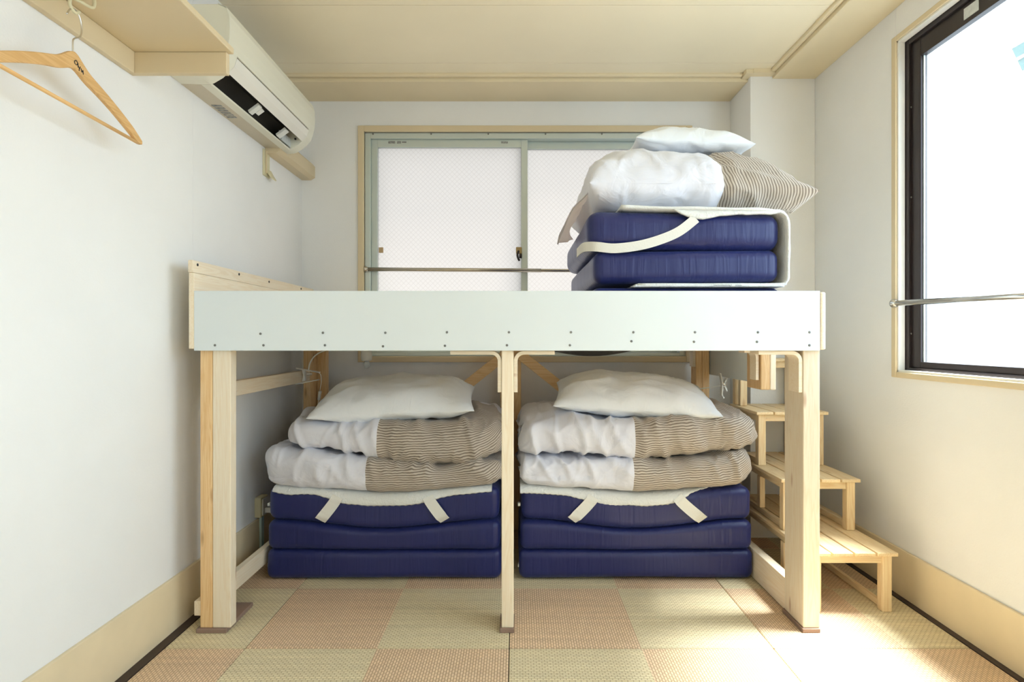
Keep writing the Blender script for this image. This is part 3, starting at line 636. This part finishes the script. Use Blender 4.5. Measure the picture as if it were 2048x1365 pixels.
def floor_stack(xa, xb, which, seed):
    yf, yb = 2.287, 2.93; W = xb - xa; xc = (xa + xb) / 2; yc = (yf + yb) / 2
    side = {'l': 'behind the doubled corner post', 'r': 'beside the stairs'}[which]
    mt = thing('folded_mattress', 'navy tri-fold mattress on the floor under the bed ' + side, 'mattress', (xc, yc, 0.0), 'navy folded mattresses')
    def sag(x): return sgnbump((x - xc) / (W * 0.47))
    def wr(p, s): return Vector((0.003 * nz(p, 5, s), 0.007 * nz(p, 4, s + 3), 0.0))
    zA, zB, zC = 0.125, 0.247, 0.385
    def d1(p):
        k = max(0, min(1, (zA - p.z) / 0.12)); front = max(0, min(1, (yf + 0.2 - p.y) / 0.2))
        q = p + wr(p, seed); q.z += 0.008 * k * sag(p.x) * front
        q.y += 0.012 * (1 - sag(p.x)) * 0 - 0.010 * sag(p.x) * (0.5 + 0.5 * k)
        return q
    def d2(p):
        k = max(0, min(1, (p.z - zA) / (zB - zA))); front = max(0.25, min(1, (yf + 0.35 - p.y) / 0.35))
        q = p + wr(p, seed + 1); q.z -= 0.036 * k * sag(p.x) * front; q.y -= 0.004 + 0.006 * sag(p.x)
        return q
    def d3(p):
        k = max(0, min(1, (p.z - zB) / (zC - zB))); front = max(0.25, min(1, (yf + 0.35 - p.y) / 0.35))
        q = p + wr(p, seed + 2); q.z -= 0.036 * sag(p.x) * front * (1 - 0.10 * k); q.y -= 0.012 * sag(p.x) * (1 - k)
        return q
    soft_box('segment', (xc, yc, zA / 2 + 0.002), (W, yb - yf, zA - 0.003), 0.030, 'navy_cover', mt, d1)
    soft_box('segment', (xc, yc, (zA + zB) / 2 + 0.001), (W - 0.012, yb - yf, zB - zA - 0.002), 0.030, 'navy_cover', mt, d2)
    soft_box('segment', (xc, yc, (zB + zC) / 2 + 0.001), (W - 0.02, yb - yf, zC - zB - 0.002), 0.034, 'navy_cover', mt, d3)
    for zz in (0.30, 0.045):
        box('care_tag', xa - 0.004, xa + 0.006, yf + 0.03, yf + 0.05, zz, zz + 0.012, 'white_plastic', mt, bevel=0.001)
    # quilted pad on top, hanging a little over the front edge, with two elastic straps
    pad = thing('mattress_pad', 'white quilted pad with elastic straps over the navy mattress ' + side, 'mattress pad', (xc, yc, 0.36), 'white mattress pads')
    sx1 = xa + W * (0.31 if which == 'l' else 0.316); sx2 = xa + W * (0.69 if which == 'l' else 0.67)
    if which == 'l': kx = [xa + 0.03, xa + 0.10, sx1 - 0.09, sx1, sx1 + 0.04, sx2 - 0.03, sx2 + 0.05, xb - 0.04]; kd = [0.0, 0.012, 0.0, 0.026, 0.030, 0.030, 0.010, 0.0]
    else: kx = [xa + 0.005, sx1 - 0.10, sx1, sx1 + 0.04, sx2 - 0.04, sx2, sx2 + 0.07, xb - 0.12]; kd = [0.006, 0.008, 0.024, 0.030, 0.030, 0.022, -0.012, -0.05]
    r3 = 0.034
    def surf(x, s):
        """s: distance along the surface from the start of the rounded front edge (negative: on top)"""
        f = max(0.25, min(1, (yf + 0.35 - (yf + r3 - min(s, 0))) / 0.35))
        zt = zC - 0.036 * sag(x) * f * 0.9 + 0.003
        if s <= 0: return Vector((x, yf + r3 - s, zt))
        a = min(s / (r3 + 0.004), math.pi / 2); rest = max(0, s - (r3 + 0.004) * math.pi / 2)
        return Vector((x, yf + r3 - (r3 + 0.005) * math.sin(a), zt - (r3 + 0.004) * (1 - math.cos(a)) - rest))
    V = []; Fc = []; nx, ny = 110, 26
    for i in range(nx + 1):
        x = kx[0] + (kx[-1] - kx[0]) * i / nx
        end = float(np.interp(x, kx, kd)) + 0.038 + 0.004 * nz((x, 0, seed), 14)
        for j in range(ny + 1):
            t = j / ny; s = -0.52 + (0.52 + end) * t ** 0.6
            p = surf(x, s); q = 0.0022 * math.sin((x + p.y) * 2 * math.pi / 0.024) * math.sin((x - p.y) * 2 * math.pi / 0.024)
            p.z += q + 0.003; p.y -= 0.004 * max(0, t - 0.8) * 5; V.append(p)
    st_ = ny + 1
    top_n = len(V)
    for i in range(nx + 1):
        for j in range(ny + 1):
            v = V[i * st_ + j]; V.append(Vector((v.x, v.y + 0.003 * (j / ny), v.z - 0.005)))
    for i in range(nx):
        for j in range(ny):
            a = i * st_ + j; Fc.append((a, a + 1, a + st_ + 1, a + st_)); a += top_n; Fc.append((a, a + st_, a + st_ + 1, a + 1))
        a = i * st_ + ny; Fc.append((a, a + top_n, a + top_n + st_, a + st_))
    make('quilt', V, Fc, 'pad_white', pad, smooth=True)
    for sx, dx in ((sx1, -0.072 if which == 'l' else -0.090), (sx2, 0.070 if which == 'l' else 0.105)):
        pts = []
        for t in np.linspace(0, 1, 8):
            x = sx + dx * t ** 1.15
            s = 0.040 + 0.104 * t
            p = surf(x, s); p.y += -0.006 - 0.010 * sag(x) * t + 0.045 * max(0, t - 0.84); pts.append(p)
        flat_strip('strap', pts, (1, 0, 0), 0.046, 'strap', pad)
    return mt
floor_stack(-1.037, -0.062, 'l', 1.0)
floor_stack(0.010, 0.982, 'r', 5.0)

def grid_faces(nu, nv, wrap_v=False):
    Fc = []
    for i in range(nu - 1):
        for j in range(nv if wrap_v else nv - 1):
            a = i * nv + j; b_ = i * nv + (j + 1) % nv; Fc.append((a, a + nv, b_ + nv, b_))
    return Fc
def displaced(V, Fc, fn):
    nrm = np.zeros((len(V), 3)); A = np.array([tuple(v) for v in V])
    fa = np.array(Fc); n = np.cross(A[fa[:, 2]] - A[fa[:, 0]], A[fa[:, 3]] - A[fa[:, 1]])
    for k in range(4): np.add.at(nrm, fa[:, k], n)
    ln = np.linalg.norm(nrm, axis=1); ln[ln < 1e-12] = 1; nrm /= ln[:, None]
    return [Vector(A[i] + nrm[i] * fn(A[i])) for i in range(len(V))]

def sq(v, k=0.72): return math.copysign(abs(v) ** k, v)
def duvet(label, grp, lowx, upx, yf, yf2, yb, zbk, zck, ztk, seam, seed, loc, lining=None):
    """folded quilt: two lobes with an open fold facing the viewer"""
    nu = 150; us = 0.5 - 0.5 * np.cos(np.linspace(0, math.pi, nu)); us = 0.55 * us + 0.45 * np.linspace(0, 1, nu)
    V = []; UV = []; nv = None
    for u in us:
        e = (max(0.0, 1 - abs(2 * u - 1) ** (22 if u < 0.5 else 12))) ** 0.5; e = max(e, 0.02)
        xm = lowx[0] + (lowx[1] - lowx[0]) * u
        zb, zc, zt = (float(np.interp(xm, *k)) for k in (zbk, zck, ztk))
        h1 = zc - zb; h2 = zt - zc; m1 = zb + 0.42 * h1; m2 = zc + 0.40 * h2
        pl = 0.10 * (1 - e)
        S = []
        r1 = 0.075; r2 = 0.095; cr = 0.10
        for y in np.linspace(yb - 0.05, yf + r1, 12)[:-1]: S.append((y, zb, 0))
        for a in np.linspace(-90, 90, 22): S.append((yf + pl + r1 - r1 * sq(math.cos(math.radians(a))), zb + h1 / 2 + h1 / 2 * sq(math.sin(math.radians(a))), 0))
        for k in range(1, 5): S.append((yf + pl + r1 + cr * k / 4, zc - 0.002 + 0.001 * k, 0))
        for k in range(4, 0, -1): S.append((yf2 + pl + r2 + (cr - 0.01) * k / 4, zc + 0.004 - 0.0005 * k, 1))
        for a in np.linspace(-90, 90, 24): S.append((yf2 + pl + r2 - r2 * sq(math.cos(math.radians(a))), zc + 0.003 + h2 / 2 + h2 / 2 * sq(math.sin(math.radians(a))), 1))
        for y in np.linspace(yf2 + r2, yb - 0.09, 18)[1:]:
            t = (y - yf2 - r2) / (yb - 0.09 - yf2 - r2); S.append((y, zt + 0.030 * math.sin(math.pi * t * 0.9), 1))
        zm = (zb + zt) / 2; hh = (zt - zb) / 2
        for a in np.linspace(80, -80, 16):
            tt = 1 if a > 0 else 0
            S.append((yb - 0.09 + 0.09 * math.cos(math.radians(a)), zm + hh * math.sin(math.radians(a)), tt))
        nv = len(S); arc = 0.0; prev = None
        for (y, z, t) in S:
            xr = upx if t else lowx; x = xr[0] + (xr[1] - xr[0]) * u; m = m2 if t else m1
            z = m + (z - m) * (e ** 0.8)
            if prev is not None: arc += math.hypot(y - prev[0], z - prev[1])
            prev = (y, z); V.append(Vector((x, y, z))); UV.append((x, arc))
    Fc = grid_faces(nu, nv, True)
    def fn(p):
        f = 1.0 if p[2] > zbk[1][0] + 0.03 else 0.25
        k = 0.020 * nz(p, 4.5, seed) + 0.010 * nz(p, 11, seed + 9)
        k += 0.026 * (max(0, ridge((p[0] + 0.4 * p[2], p[1], p[2]), (10, 4, 3.0), seed + 2) - 0.45) - 0.12) + 0.016 * max(0, ridge((p[0] - 0.6 * p[2], p[1], p[2]), (18, 5, 8), seed + 5) - 0.6)
        return k * f
    V = displaced(V, Fc, fn)
    root = thing('folded_duvet', label, 'duvet', loc, grp)
    A, B = [], []
    for f in Fc:
        c = sum((V[i] for i in f), Vector()) / 4
        white = us[f[0] // nv] < seam
        if lining and not white and c.y > lining[0] and c.z > lining[1]: white = True
        (A if white else B).append(f)
    for nm, fl, m in (('white_panel', A, 'duvet_white'), ('striped_panel', B, 'linen_stripe')):
        used = sorted({i for f in fl for i in f}); mp_ = {v: k for k, v in enumerate(used)}
        make(nm, [V[i] for i in used], [tuple(mp_[i] for i in f) for f in fl], m, root, smooth=True, uvs=[UV[i] for i in used])
    # piping along the seam front
    return root
duvet('white and brown striped duvet folded under the bed behind the doubled corner post', 'folded two-tone duvets', (-1.048, -0.055), (-0.965, -0.058), 2.262, 2.275, 2.90,
      ([-1.05, -0.8, -0.55, -0.3, -0.05], [0.392, 0.376, 0.362, 0.374, 0.392]), ([-1.05, -0.85, -0.60, -0.33, -0.12, -0.05], [0.552, 0.536, 0.505, 0.470, 0.500, 0.515]),
      ([-1.05, -0.8, -0.55, -0.3, -0.05], [0.655, 0.650, 0.640, 0.655, 0.660]), 0.43, 3.0, (-0.55, 2.6, 0.38), (2.70, 0.6))
duvet('white and brown striped duvet folded under the bed beside the stairs', 'folded two-tone duvets', (0.012, 0.985), (0.012, 1.005), 2.258, 2.268, 2.90,
      ([0.0, 0.25, 0.5, 0.75, 1.0], [0.396, 0.380, 0.366, 0.380, 0.398]), ([0.0, 0.3, 0.6, 0.8, 1.0], [0.512, 0.508, 0.498, 0.515, 0.555]),
      ([0.0, 0.25, 0.5, 0.75, 1.0], [0.655, 0.662, 0.660, 0.680, 0.690]), 0.473, 11.0, (0.5, 2.6, 0.39))

def pillow(label, c, a, b_, hgt, yaw, tilt, roll, seed, mt='pillow_white', name='pillow', cat='pillow', grp='white pillows', flat=0.55):
    nu, nv = 72, 52; V = []
    for side in (1, -1):
        for i in range(nu):
            for j in range(nv):
                u = math.sin((i / (nu - 1) * 2 - 1) * math.pi / 2); v = math.sin((j / (nv - 1) * 2 - 1) * math.pi / 2)
                x = a * u * (1 - 0.045 * (1 - v * v) * abs(u) ** 2); y = b_ * v * (1 - 0.05 * (1 - u * u) * abs(v) ** 2)
                t = max(0, (1 - abs(u) ** 3.2)) ** 0.55 * max(0, (1 - abs(v) ** 3.2)) ** 0.55
                z = hgt * t * (1 if side > 0 else -flat)
                edge = t ** 0.5
                p = (x, y, z)
                z += edge * (0.014 * nz(p, 6, seed) + 0.009 * nz(p, 14, seed + 4) + 0.020 * (max(0, ridge((x, y, 0), (6, 10, 1), seed) - 0.55)))
                V.append(Vector((x, y, z)))
    Fc = grid_faces(nu, nv); n = nu * nv
    Fc = [f for f in Fc] + [tuple(i + n for i in f[::-1]) for f in Fc]
    R = Matrix.Rotation(yaw, 3, 'Z') @ Matrix.Rotation(tilt, 3, 'X') @ Matrix.Rotation(roll, 3, 'Y')
    V = [R @ p + Vector(c) for p in V]
    ob = make(name, V, Fc, mt, None, smooth=True, org=(c[0], c[1], min(p.z for p in V)))
    bm = bmesh.new(); bm.from_mesh(ob.data); bmesh.ops.remove_doubles(bm, verts=bm.verts, dist=0.0004); bmesh.ops.recalc_face_normals(bm, faces=bm.faces); bm.to_mesh(ob.data); bm.free()
    tag(ob, label, cat, grp); return ob
pillow('white pillow under the bed on the duvet behind the doubled corner post', (-0.535, 2.515, 0.716), 0.345, 0.225, 0.105, math.radians(4), math.radians(8), math.radians(-2), 2.0)
pillow('white pillow under the bed on the duvet beside the stairs', (0.525, 2.53, 0.730), 0.350, 0.225, 0.098, math.radians(-6), math.radians(8), math.radians(3), 6.0)

# ------------------------------------------------------------------ bedding on the platform
MX0, MX1, MY0, MY1 = 0.272, 0.942, 1.972, 2.82
mt = thing('folded_mattress', 'navy tri-fold mattress piled on top of the loft bed', 'mattress', (0.6, 2.4, 1.05), 'navy folded mattresses')
def dm(seed, lean, zc_):
    def f(p):
        q = p + Vector((0.004 * nz(p, 6, seed), 0.005 * nz(p, 5, seed + 2), 0.0)); k = (p.x - MX0) / (MX1 - MX0)
        q.z += lean * (0.5 - k); return q
    return f
soft_box('segment', (0.607, 2.396, 1.118), (0.684, 0.848, 0.130), 0.032, 'navy_cover', mt, dm(21, 0.0, 1.1))
soft_box('segment', (0.607, 2.396, 1.258), (0.662, 0.848, 0.116), 0.034, 'navy_cover', mt, dm(22, -0.006, 1.2))
soft_box('segment', (0.600, 2.396, 1.387), (0.690, 0.848, 0.136), 0.046, 'navy_cover', mt, dm(23, 0.010, 1.3))
pad = thing('mattress_pad', 'white quilted pad wrapped around the navy mattress on the loft bed', 'mattress pad', (0.65, 2.4, 1.18), 'white mattress pads')
def wrap_sheet(name, prof, y0, y1, th, material, parent, seed, front=None):
    P = smooth_path([(p[0], 0, p[1]) for p in prof], 6); n = len(P); V = []; ny = 30
    nrm = []
    for i in range(n):
        t = (P[min(i + 1, n - 1)] - P[max(i - 1, 0)]).normalized(); nrm.append(Vector((-t.z, 0, t.x)))
    for i in range(n):
        ya = y0 + 0.006 * nz((P[i].x, P[i].z, seed), 12)
        ring = []
        for j in range(ny + 1): ring.append(P[i] + nrm[i] * (th / 2 + 0.0012 * math.sin(j * 1.9 + i * 0.9)) + Vector((0, ya + (y1 - ya) * j / ny, 0)))
        for j in range(ny, -1, -1): ring.append(P[i] - nrm[i] * th / 2 + Vector((0, ya + (y1 - ya) * j / ny, 0)))
        V += ring
    m_ = 2 * (ny + 1); Fc = grid_faces(n, m_, True) + [tuple(range(m_)), tuple(range((n - 1) * m_, n * m_))[::-1]]
    return make(name, V, Fc, material, parent, smooth=True)
wrap_sheet('quilt', [(0.37, 1.468), (0.55, 1.463), (0.75, 1.460), (0.90, 1.456), (0.948, 1.444), (0.961, 1.41), (0.962, 1.32), (0.960, 1.23), (0.952, 1.199), (0.92, 1.1925), (0.70, 1.1915), (0.43, 1.1915)], 1.958, 2.80, 0.009, 'pad_white', pad, 31)
wrap_sheet('quilt_flap', [(0.425, 1.191), (0.42, 1.1865), (0.43, 1.1865), (0.60, 1.1868), (0.80, 1.1868), (0.945, 1.1865)], 1.955, 2.5, 0.006, 'pad_white', pad, 33)
# front edge hanging over the top segment
V = []; Fc = []; nx = 60
for i in range(nx + 1):
    x = 0.55 + 0.385 * i / nx
    dr = float(np.interp(x, [0.55, 0.61, 0.66, 0.72, 0.80, 0.90, 0.935], [0.004, 0.034, 0.040, 0.026, 0.020, 0.018, 0.012])) + 0.003 * nz((x, 0, 4), 25)
    for k in range(7):
        t = k / 6; a = t * math.pi / 2
        V.append(Vector((x, 1.985 - 0.026 * math.sin(a), 1.468 - 0.006 * (x - 0.55) / 0.4 - dr * (1 - math.cos(a)))))
    for k in range(6, -1, -1):
        v = V[i * 14 + k]; V.append(v + Vector((0, 0.004, -0.005)))
Fc = grid_faces(nx + 1, 14, True)
make('front_hem', V, Fc, 'pad_white', pad, smooth=True)
def q(px, py, Y): return Vector(((px - VX) * Y / F, Y, 1 - (py - VY) * Y / F))
flat_strip('strap', [q(1392, 437, 1.962), q(1360, 462, 1.962), q(1325, 478, 1.962), q(1280, 491, 1.962), q(1230, 497, 1.966), q(1196, 494, 1.974), Vector((0.262, 1.995, 1.332)), Vector((0.243, 2.04, 1.335)), Vector((0.240, 2.2, 1.34))], (0, 0, 1), 0.034, 'strap', pad)

# duvet on the platform: one puffed cushion, white half and striped half
def top_duvet():
    x0, x1, ya, yb = 0.262, 1.085, 1.985, 2.72; zb = 1.474
    nu, nv = 120, 70; Vt = []; UV = []
    for side in (1, -1):
        for i in range(nu):
            s = math.sin((i / (nu - 1) * 2 - 1) * math.pi / 2)
            for j in range(nv):
                v = math.sin((j / (nv - 1) * 2 - 1) * math.pi / 2); u = s
                x = (x0 + x1) / 2 + (x1 - x0) / 2 * u * (1 - 0.02 * (1 - v * v)); y = (ya + yb) / 2 + (yb - ya) / 2 * v * (1 - 0.05 * (1 - u * u))
                tl = max(0, 1 - abs(min(u, 0)) ** 7.0) ** 0.5; tr = max(0, 1 - max(u, 0) ** 3.4) ** 0.6
                t = tl * tr * max(0, 1 - abs(v) ** 3.2) ** 0.55
                if side > 0: z = zb + 0.085 + 0.180 * t
                else: z = zb + 0.085 - 0.083 * min(1, (max(0, 1 - abs(u) ** 8) * max(0, 1 - abs(v) ** 5)) ** 0.5 * 1.02)
                # edge line droops towards the right corner
                z += -0.028 * max(0, u) ** 3 * (1 if side > 0 else (abs(u) ** 4))
                Vt.append(Vector((x, y, z))); UV.append((y + 0.35 * (z - zb), x * 0.95 + 0.25 * (z - zb)))
    Fc = grid_faces(nu, nv); n = nu * nv; Fc = Fc + [tuple(i + n for i in f[::-1]) for f in Fc]
    def fn(p):
        if p[2] < zb + 0.012: return 0.0
        k = 0.018 * nz(p, 5, 41) + 0.008 * nz(p, 12, 43) + 0.020 * max(0, ridge(p, (4, 4, 9), 44) - 0.58) + 0.012 * max(0, ridge(p, (13, 5, 5), 47) - 0.65)
        k *= max(0, min(1, (p[0] - x0) / 0.04)) * max(0, min(1, (x1 - p[0]) / 0.04)) * max(0, min(1, (p[1] - ya) / 0.03))
        seam = abs(p[0] - 0.757); k -= 0.012 * math.exp(-(seam / 0.018) ** 2)
        return k
    V2 = displaced(Vt, Fc, fn)
    root = thing('folded_duvet', 'plump white and beige striped duvet on top of the loft bed pile', 'duvet', (0.67, 2.35, zb), 'folded two-tone duvets')
    A, B = [], []; isplit = int((math.asin(2 * (0.757 - x0) / (x1 - x0) - 1) / (math.pi / 2) + 1) / 2 * (nu - 1))
    for f in Fc:
        c = sum((V2[i] for i in f), Vector()) / 4
        (A if (f[0] % n) // nv < isplit else B).append(f)
    for nm, fl, m in (('white_panel', A, 'duvet_white'), ('striped_panel', B, 'linen_stripe')):
        used = sorted({i for f in fl for i in f}); mp_ = {v: k for k, v in enumerate(used)}
        make(nm, [V2[i] for i in used], [tuple(mp_[i] for i in f) for f in fl], m, root, smooth=True, uvs=[UV[i] for i in used])
    # corner hanging over the far side of the mattress
    V = []; nu2, nv2 = 26, 22
    for i in range(nu2):
        t = i / (nu2 - 1)
        for j in range(nv2):
            s = j / (nv2 - 1)
            p = Vector((0.285, 2.04 + 0.52 * s, 1.560))
            tip = Vector((0.168 + 0.085 * s, 2.30 + 0.22 * s, 1.392 + 0.060 * s))
            m_ = p.lerp(tip, t); m_.x += -0.030 * math.sin(math.pi * t) + 0.012 * math.sin(s * 10 + t * 3) * t ** 0.7 * (1 - t * 0.6) + 0.010 * nz(m_, 14, 3)
            m_.z += 0.008 * nz(m_, 12, 8)
            V.append(m_)
    Fc = grid_faces(nu2, nv2); n = len(V); V += [v + Vector((0.005, 0.0, -0.002)) for v in V]; Fc += [tuple(k + n for k in f[::-1]) for f in Fc]
    rim = [i * nv2 for i in range(nu2)] + [(nu2 - 1) * nv2 + j for j in range(1, nv2)] + [i * nv2 + nv2 - 1 for i in range(nu2 - 2, -1, -1)] + [j for j in range(nv2 - 2, 0, -1)]
    for a, b_ in zip(rim, rim[1:] + rim[:1]): Fc.append((a, b_, b_ + n, a + n))
    make('hanging_corner', V, Fc, 'duvet_thin', root, smooth=True)
top_duvet()
pillow('small white pillow crowning the bedding pile on the loft bed', (0.712, 2.36, 1.790), 0.232, 0.190, 0.075, math.radians(-3), math.radians(4), math.radians(4), 15.0, flat=0.55)

# ------------------------------------------------------------------ clip lamps, outlet, cables
cl = thing('clip_lamp', 'white clip lamp on the bed rail by the hanger wall', 'lamp', (-1.03, 2.74, 0.81), 'white clip lamps')
def jaw(y, za, zb, xa, xb, wd=0.022):
    return prism('jaw', [(xa, za), (xb, zb), (xb, zb - 0.005), (xa, za - 0.005)], 1, y, y + wd, 'white_plastic', cl, bevel=0.001)
jaw(2.70, 0.858, 0.838, -1.075, -0.962); jaw(2.70, 0.789 - 0.008, 0.802, -1.076, -0.967)
prism('hinge', [(-1.047, 0.850), (-1.030, 0.848), (-1.034, 0.825), (-1.030, 0.795), (-1.046, 0.790), (-1.040, 0.822)], 1, 2.703, 2.719, 'white_plastic', cl, bevel=0.001)
tube('spring', [(-1.028 + 0.012 * k / 10, 2.711 + 0.006 * math.cos(k * 2.1), 0.828 + 0.006 * math.sin(k * 2.1)) for k in range(24)], 0.0015, 'chrome', cl, seg=5)
tube('gooseneck', [(-1.018, 2.711, 0.842), (-1.010, 2.711, 0.88), (-0.985, 2.705, 0.915), (-0.945, 2.70, 0.938), (-0.86, 2.69, 0.962), (-0.775, 2.68, 0.958), (-0.742, 2.68, 0.935)], 0.0034, 'white_plastic', cl)
lathe('lamp_shade', [(0.012, 0.0), (0.024, 0.008), (0.027, 0.04), (0.024, 0.06), (0.018, 0.062)], (-0.727, 2.68, 0.955), (0.05, 0, -1), 'white_plastic', cl)
lathe('bulb', [(0.008, 0), (0.015, 0.008), (0.018, 0.020), (0.013, 0.033), (0.003, 0.038)], (-0.724, 2.68, 0.893), (0.05, 0, -1), 'sticker', cl)
tube('power_cord', [(-0.972, 2.711, 0.836), (-0.958, 2.711, 0.825), (-0.955, 2.712, 0.79), (-0.960, 2.714, 0.76), (-0.964, 2.716, 0.74)], 0.0018, 'white_plastic', cl, seg=7)
prism('inline_switch', [(-0.974, 0.700), (-0.962, 0.698), (-0.954, 0.744), (-0.968, 0.745)], 1, 2.708, 2.720, 'white_plastic', cl, bevel=0.003)
tube('power_cord', [(-0.968, 2.714, 0.699), (-0.972, 2.716, 0.680), (-0.973, 2.74, 0.665)], 0.0018, 'white_plastic', cl, seg=7)
cl = thing('clip_lamp', 'white lamp clip on the side panel above the stairs steps', 'lamp', (1.0, 2.62, 0.79), 'white clip lamps')
prism('jaw', [(0.955, 0.838), (0.960, 0.838), (0.972, 0.79), (0.968, 0.735), (0.978, 0.722), (0.972, 0.718), (0.962, 0.735), (0.964, 0.79)], 1, 2.60, 2.622, 'white_plastic', cl, bevel=0.001)
prism('jaw', [(0.985, 0.815), (0.992, 0.812), (0.978, 0.785), (0.992, 0.755), (0.986, 0.752), (0.970, 0.785)], 1, 2.600, 2.622, 'white_plastic', cl, bevel=0.001)
lathe('pivot', [(0.007, 0), (0.009, 0.004), (0.007, 0.026)], (0.974, 2.598, 0.787), (0, 1, 0), 'chrome', cl, seg=10)
tube('power_cord', [(0.962, 2.61, 0.778), (0.90, 2.62, 0.768), (0.82, 2.64, 0.757), (0.74, 2.70, 0.742), (0.66, 2.78, 0.72)], 0.0022, 'white_plastic', cl, seg=7)
ot = thing('wall_outlet', 'cream surface outlet on the wall behind the folded mattress', 'outlet', (XL, 2.53, 0.19))
box('back_box', XL, XL + 0.030, 2.495, 2.565, 0.192, 0.282, 'cream_plastic', ot, bevel=0.004)
box('face_plate', XL + 0.0302, XL + 0.035, 2.505, 2.555, 0.20, 0.274, 'white_plastic', ot, bevel=0.002)
pg = thing('power_plug', 'white power plug pushed into the cream wall outlet', 'plug', (XL + 0.05, 2.53, 0.205))
box('plug_body', XL + 0.0355, XL + 0.066, 2.518, 2.542, 0.208, 0.230, 'white_plastic', pg, bevel=0.004)
tube('power_cord', [(XL + 0.066, 2.53, 0.219), (XL + 0.085, 2.54, 0.217), (XL + 0.09, 2.60, 0.20), (XL + 0.07, 2.72, 0.125)], 0.003, 'white_plastic', pg)
tag(box('cable_duct', XL + 0.0125, XL + 0.024, 2.515, 2.540, 0.004, 0.190, 'pale_blue_plastic', bevel=0.002, org=(XL + 0.018, 2.53, 0.0)), 'pale blue cable duct below the cream wall outlet', 'duct')

# grey cloth sagging in front of the window sill, seen below the front board
V = []; nx, nz_ = 40, 8
for i in range(nx + 1):
    t = i / nx; x = 0.11 + 0.60 * t
    b_ = 0.962 - 0.055 * math.sin(math.pi * min(1, t * 1.02)) ** 0.8
    for j in range(nz_ + 1):
        s = j / nz_; V.append(Vector((x, 2.985 - 0.014 * math.sin(math.pi * s) + 0.003 * math.sin(9 * t), 1.046 + (b_ - 1.046) * s)))
Fc = grid_faces(nx + 1, nz_ + 1); n = len(V); V += [v + Vector((0, 0.006, 0)) for v in V]; Fc += [tuple(k + n for k in f[::-1]) for f in Fc]
rim = [i * (nz_ + 1) for i in range(nx + 1)] + [nx * (nz_ + 1) + j for j in range(1, nz_ + 1)] + [i * (nz_ + 1) + nz_ for i in range(nx - 1, -1, -1)] + [j for j in range(nz_ - 1, 0, -1)]
for a, c in zip(rim, rim[1:] + rim[:1]): Fc.append((a, c, c + n, a + n))
tag(make('draped_cloth', V, Fc, 'grey_cloth', None, smooth=True, org=(0.4, 2.985, 0.9)), 'dark grey cloth sagging between platform and window sill', 'cloth')

# ------------------------------------------------------------------ outside the right window: corner of a green screened building
nb = thing('green_building', 'corner of a green screened building outside the dark framed window', 'building', (7.4, 5.0, -3))
prism('screen_wall', [(8.31, 5.35), (5.0, 5.30), (5.0, -3.0), (6.75, -3.0), (6.75, 1.6)], 0, 7.42, 9.5, 'teal_screen', nb)
for k in range(9):
    zz = 5.12 - 0.24 * k; box('screen_bar', 7.38, 7.42, 5.0, 8.31 - (5.35 - zz) * 0.416, zz, zz + 0.03, 'sticker', nb, bevel=0)
for k in range(9):
    y_ = 8.0 - 0.34 * k; box('screen_post', 7.375, 7.38, y_, y_ + 0.03, max(1.6, 5.35 - (8.31 - y_) * 2.4 + 0.02) if y_ > 6.75 else 1.6, 5.30, 'sticker', nb, bevel=0)
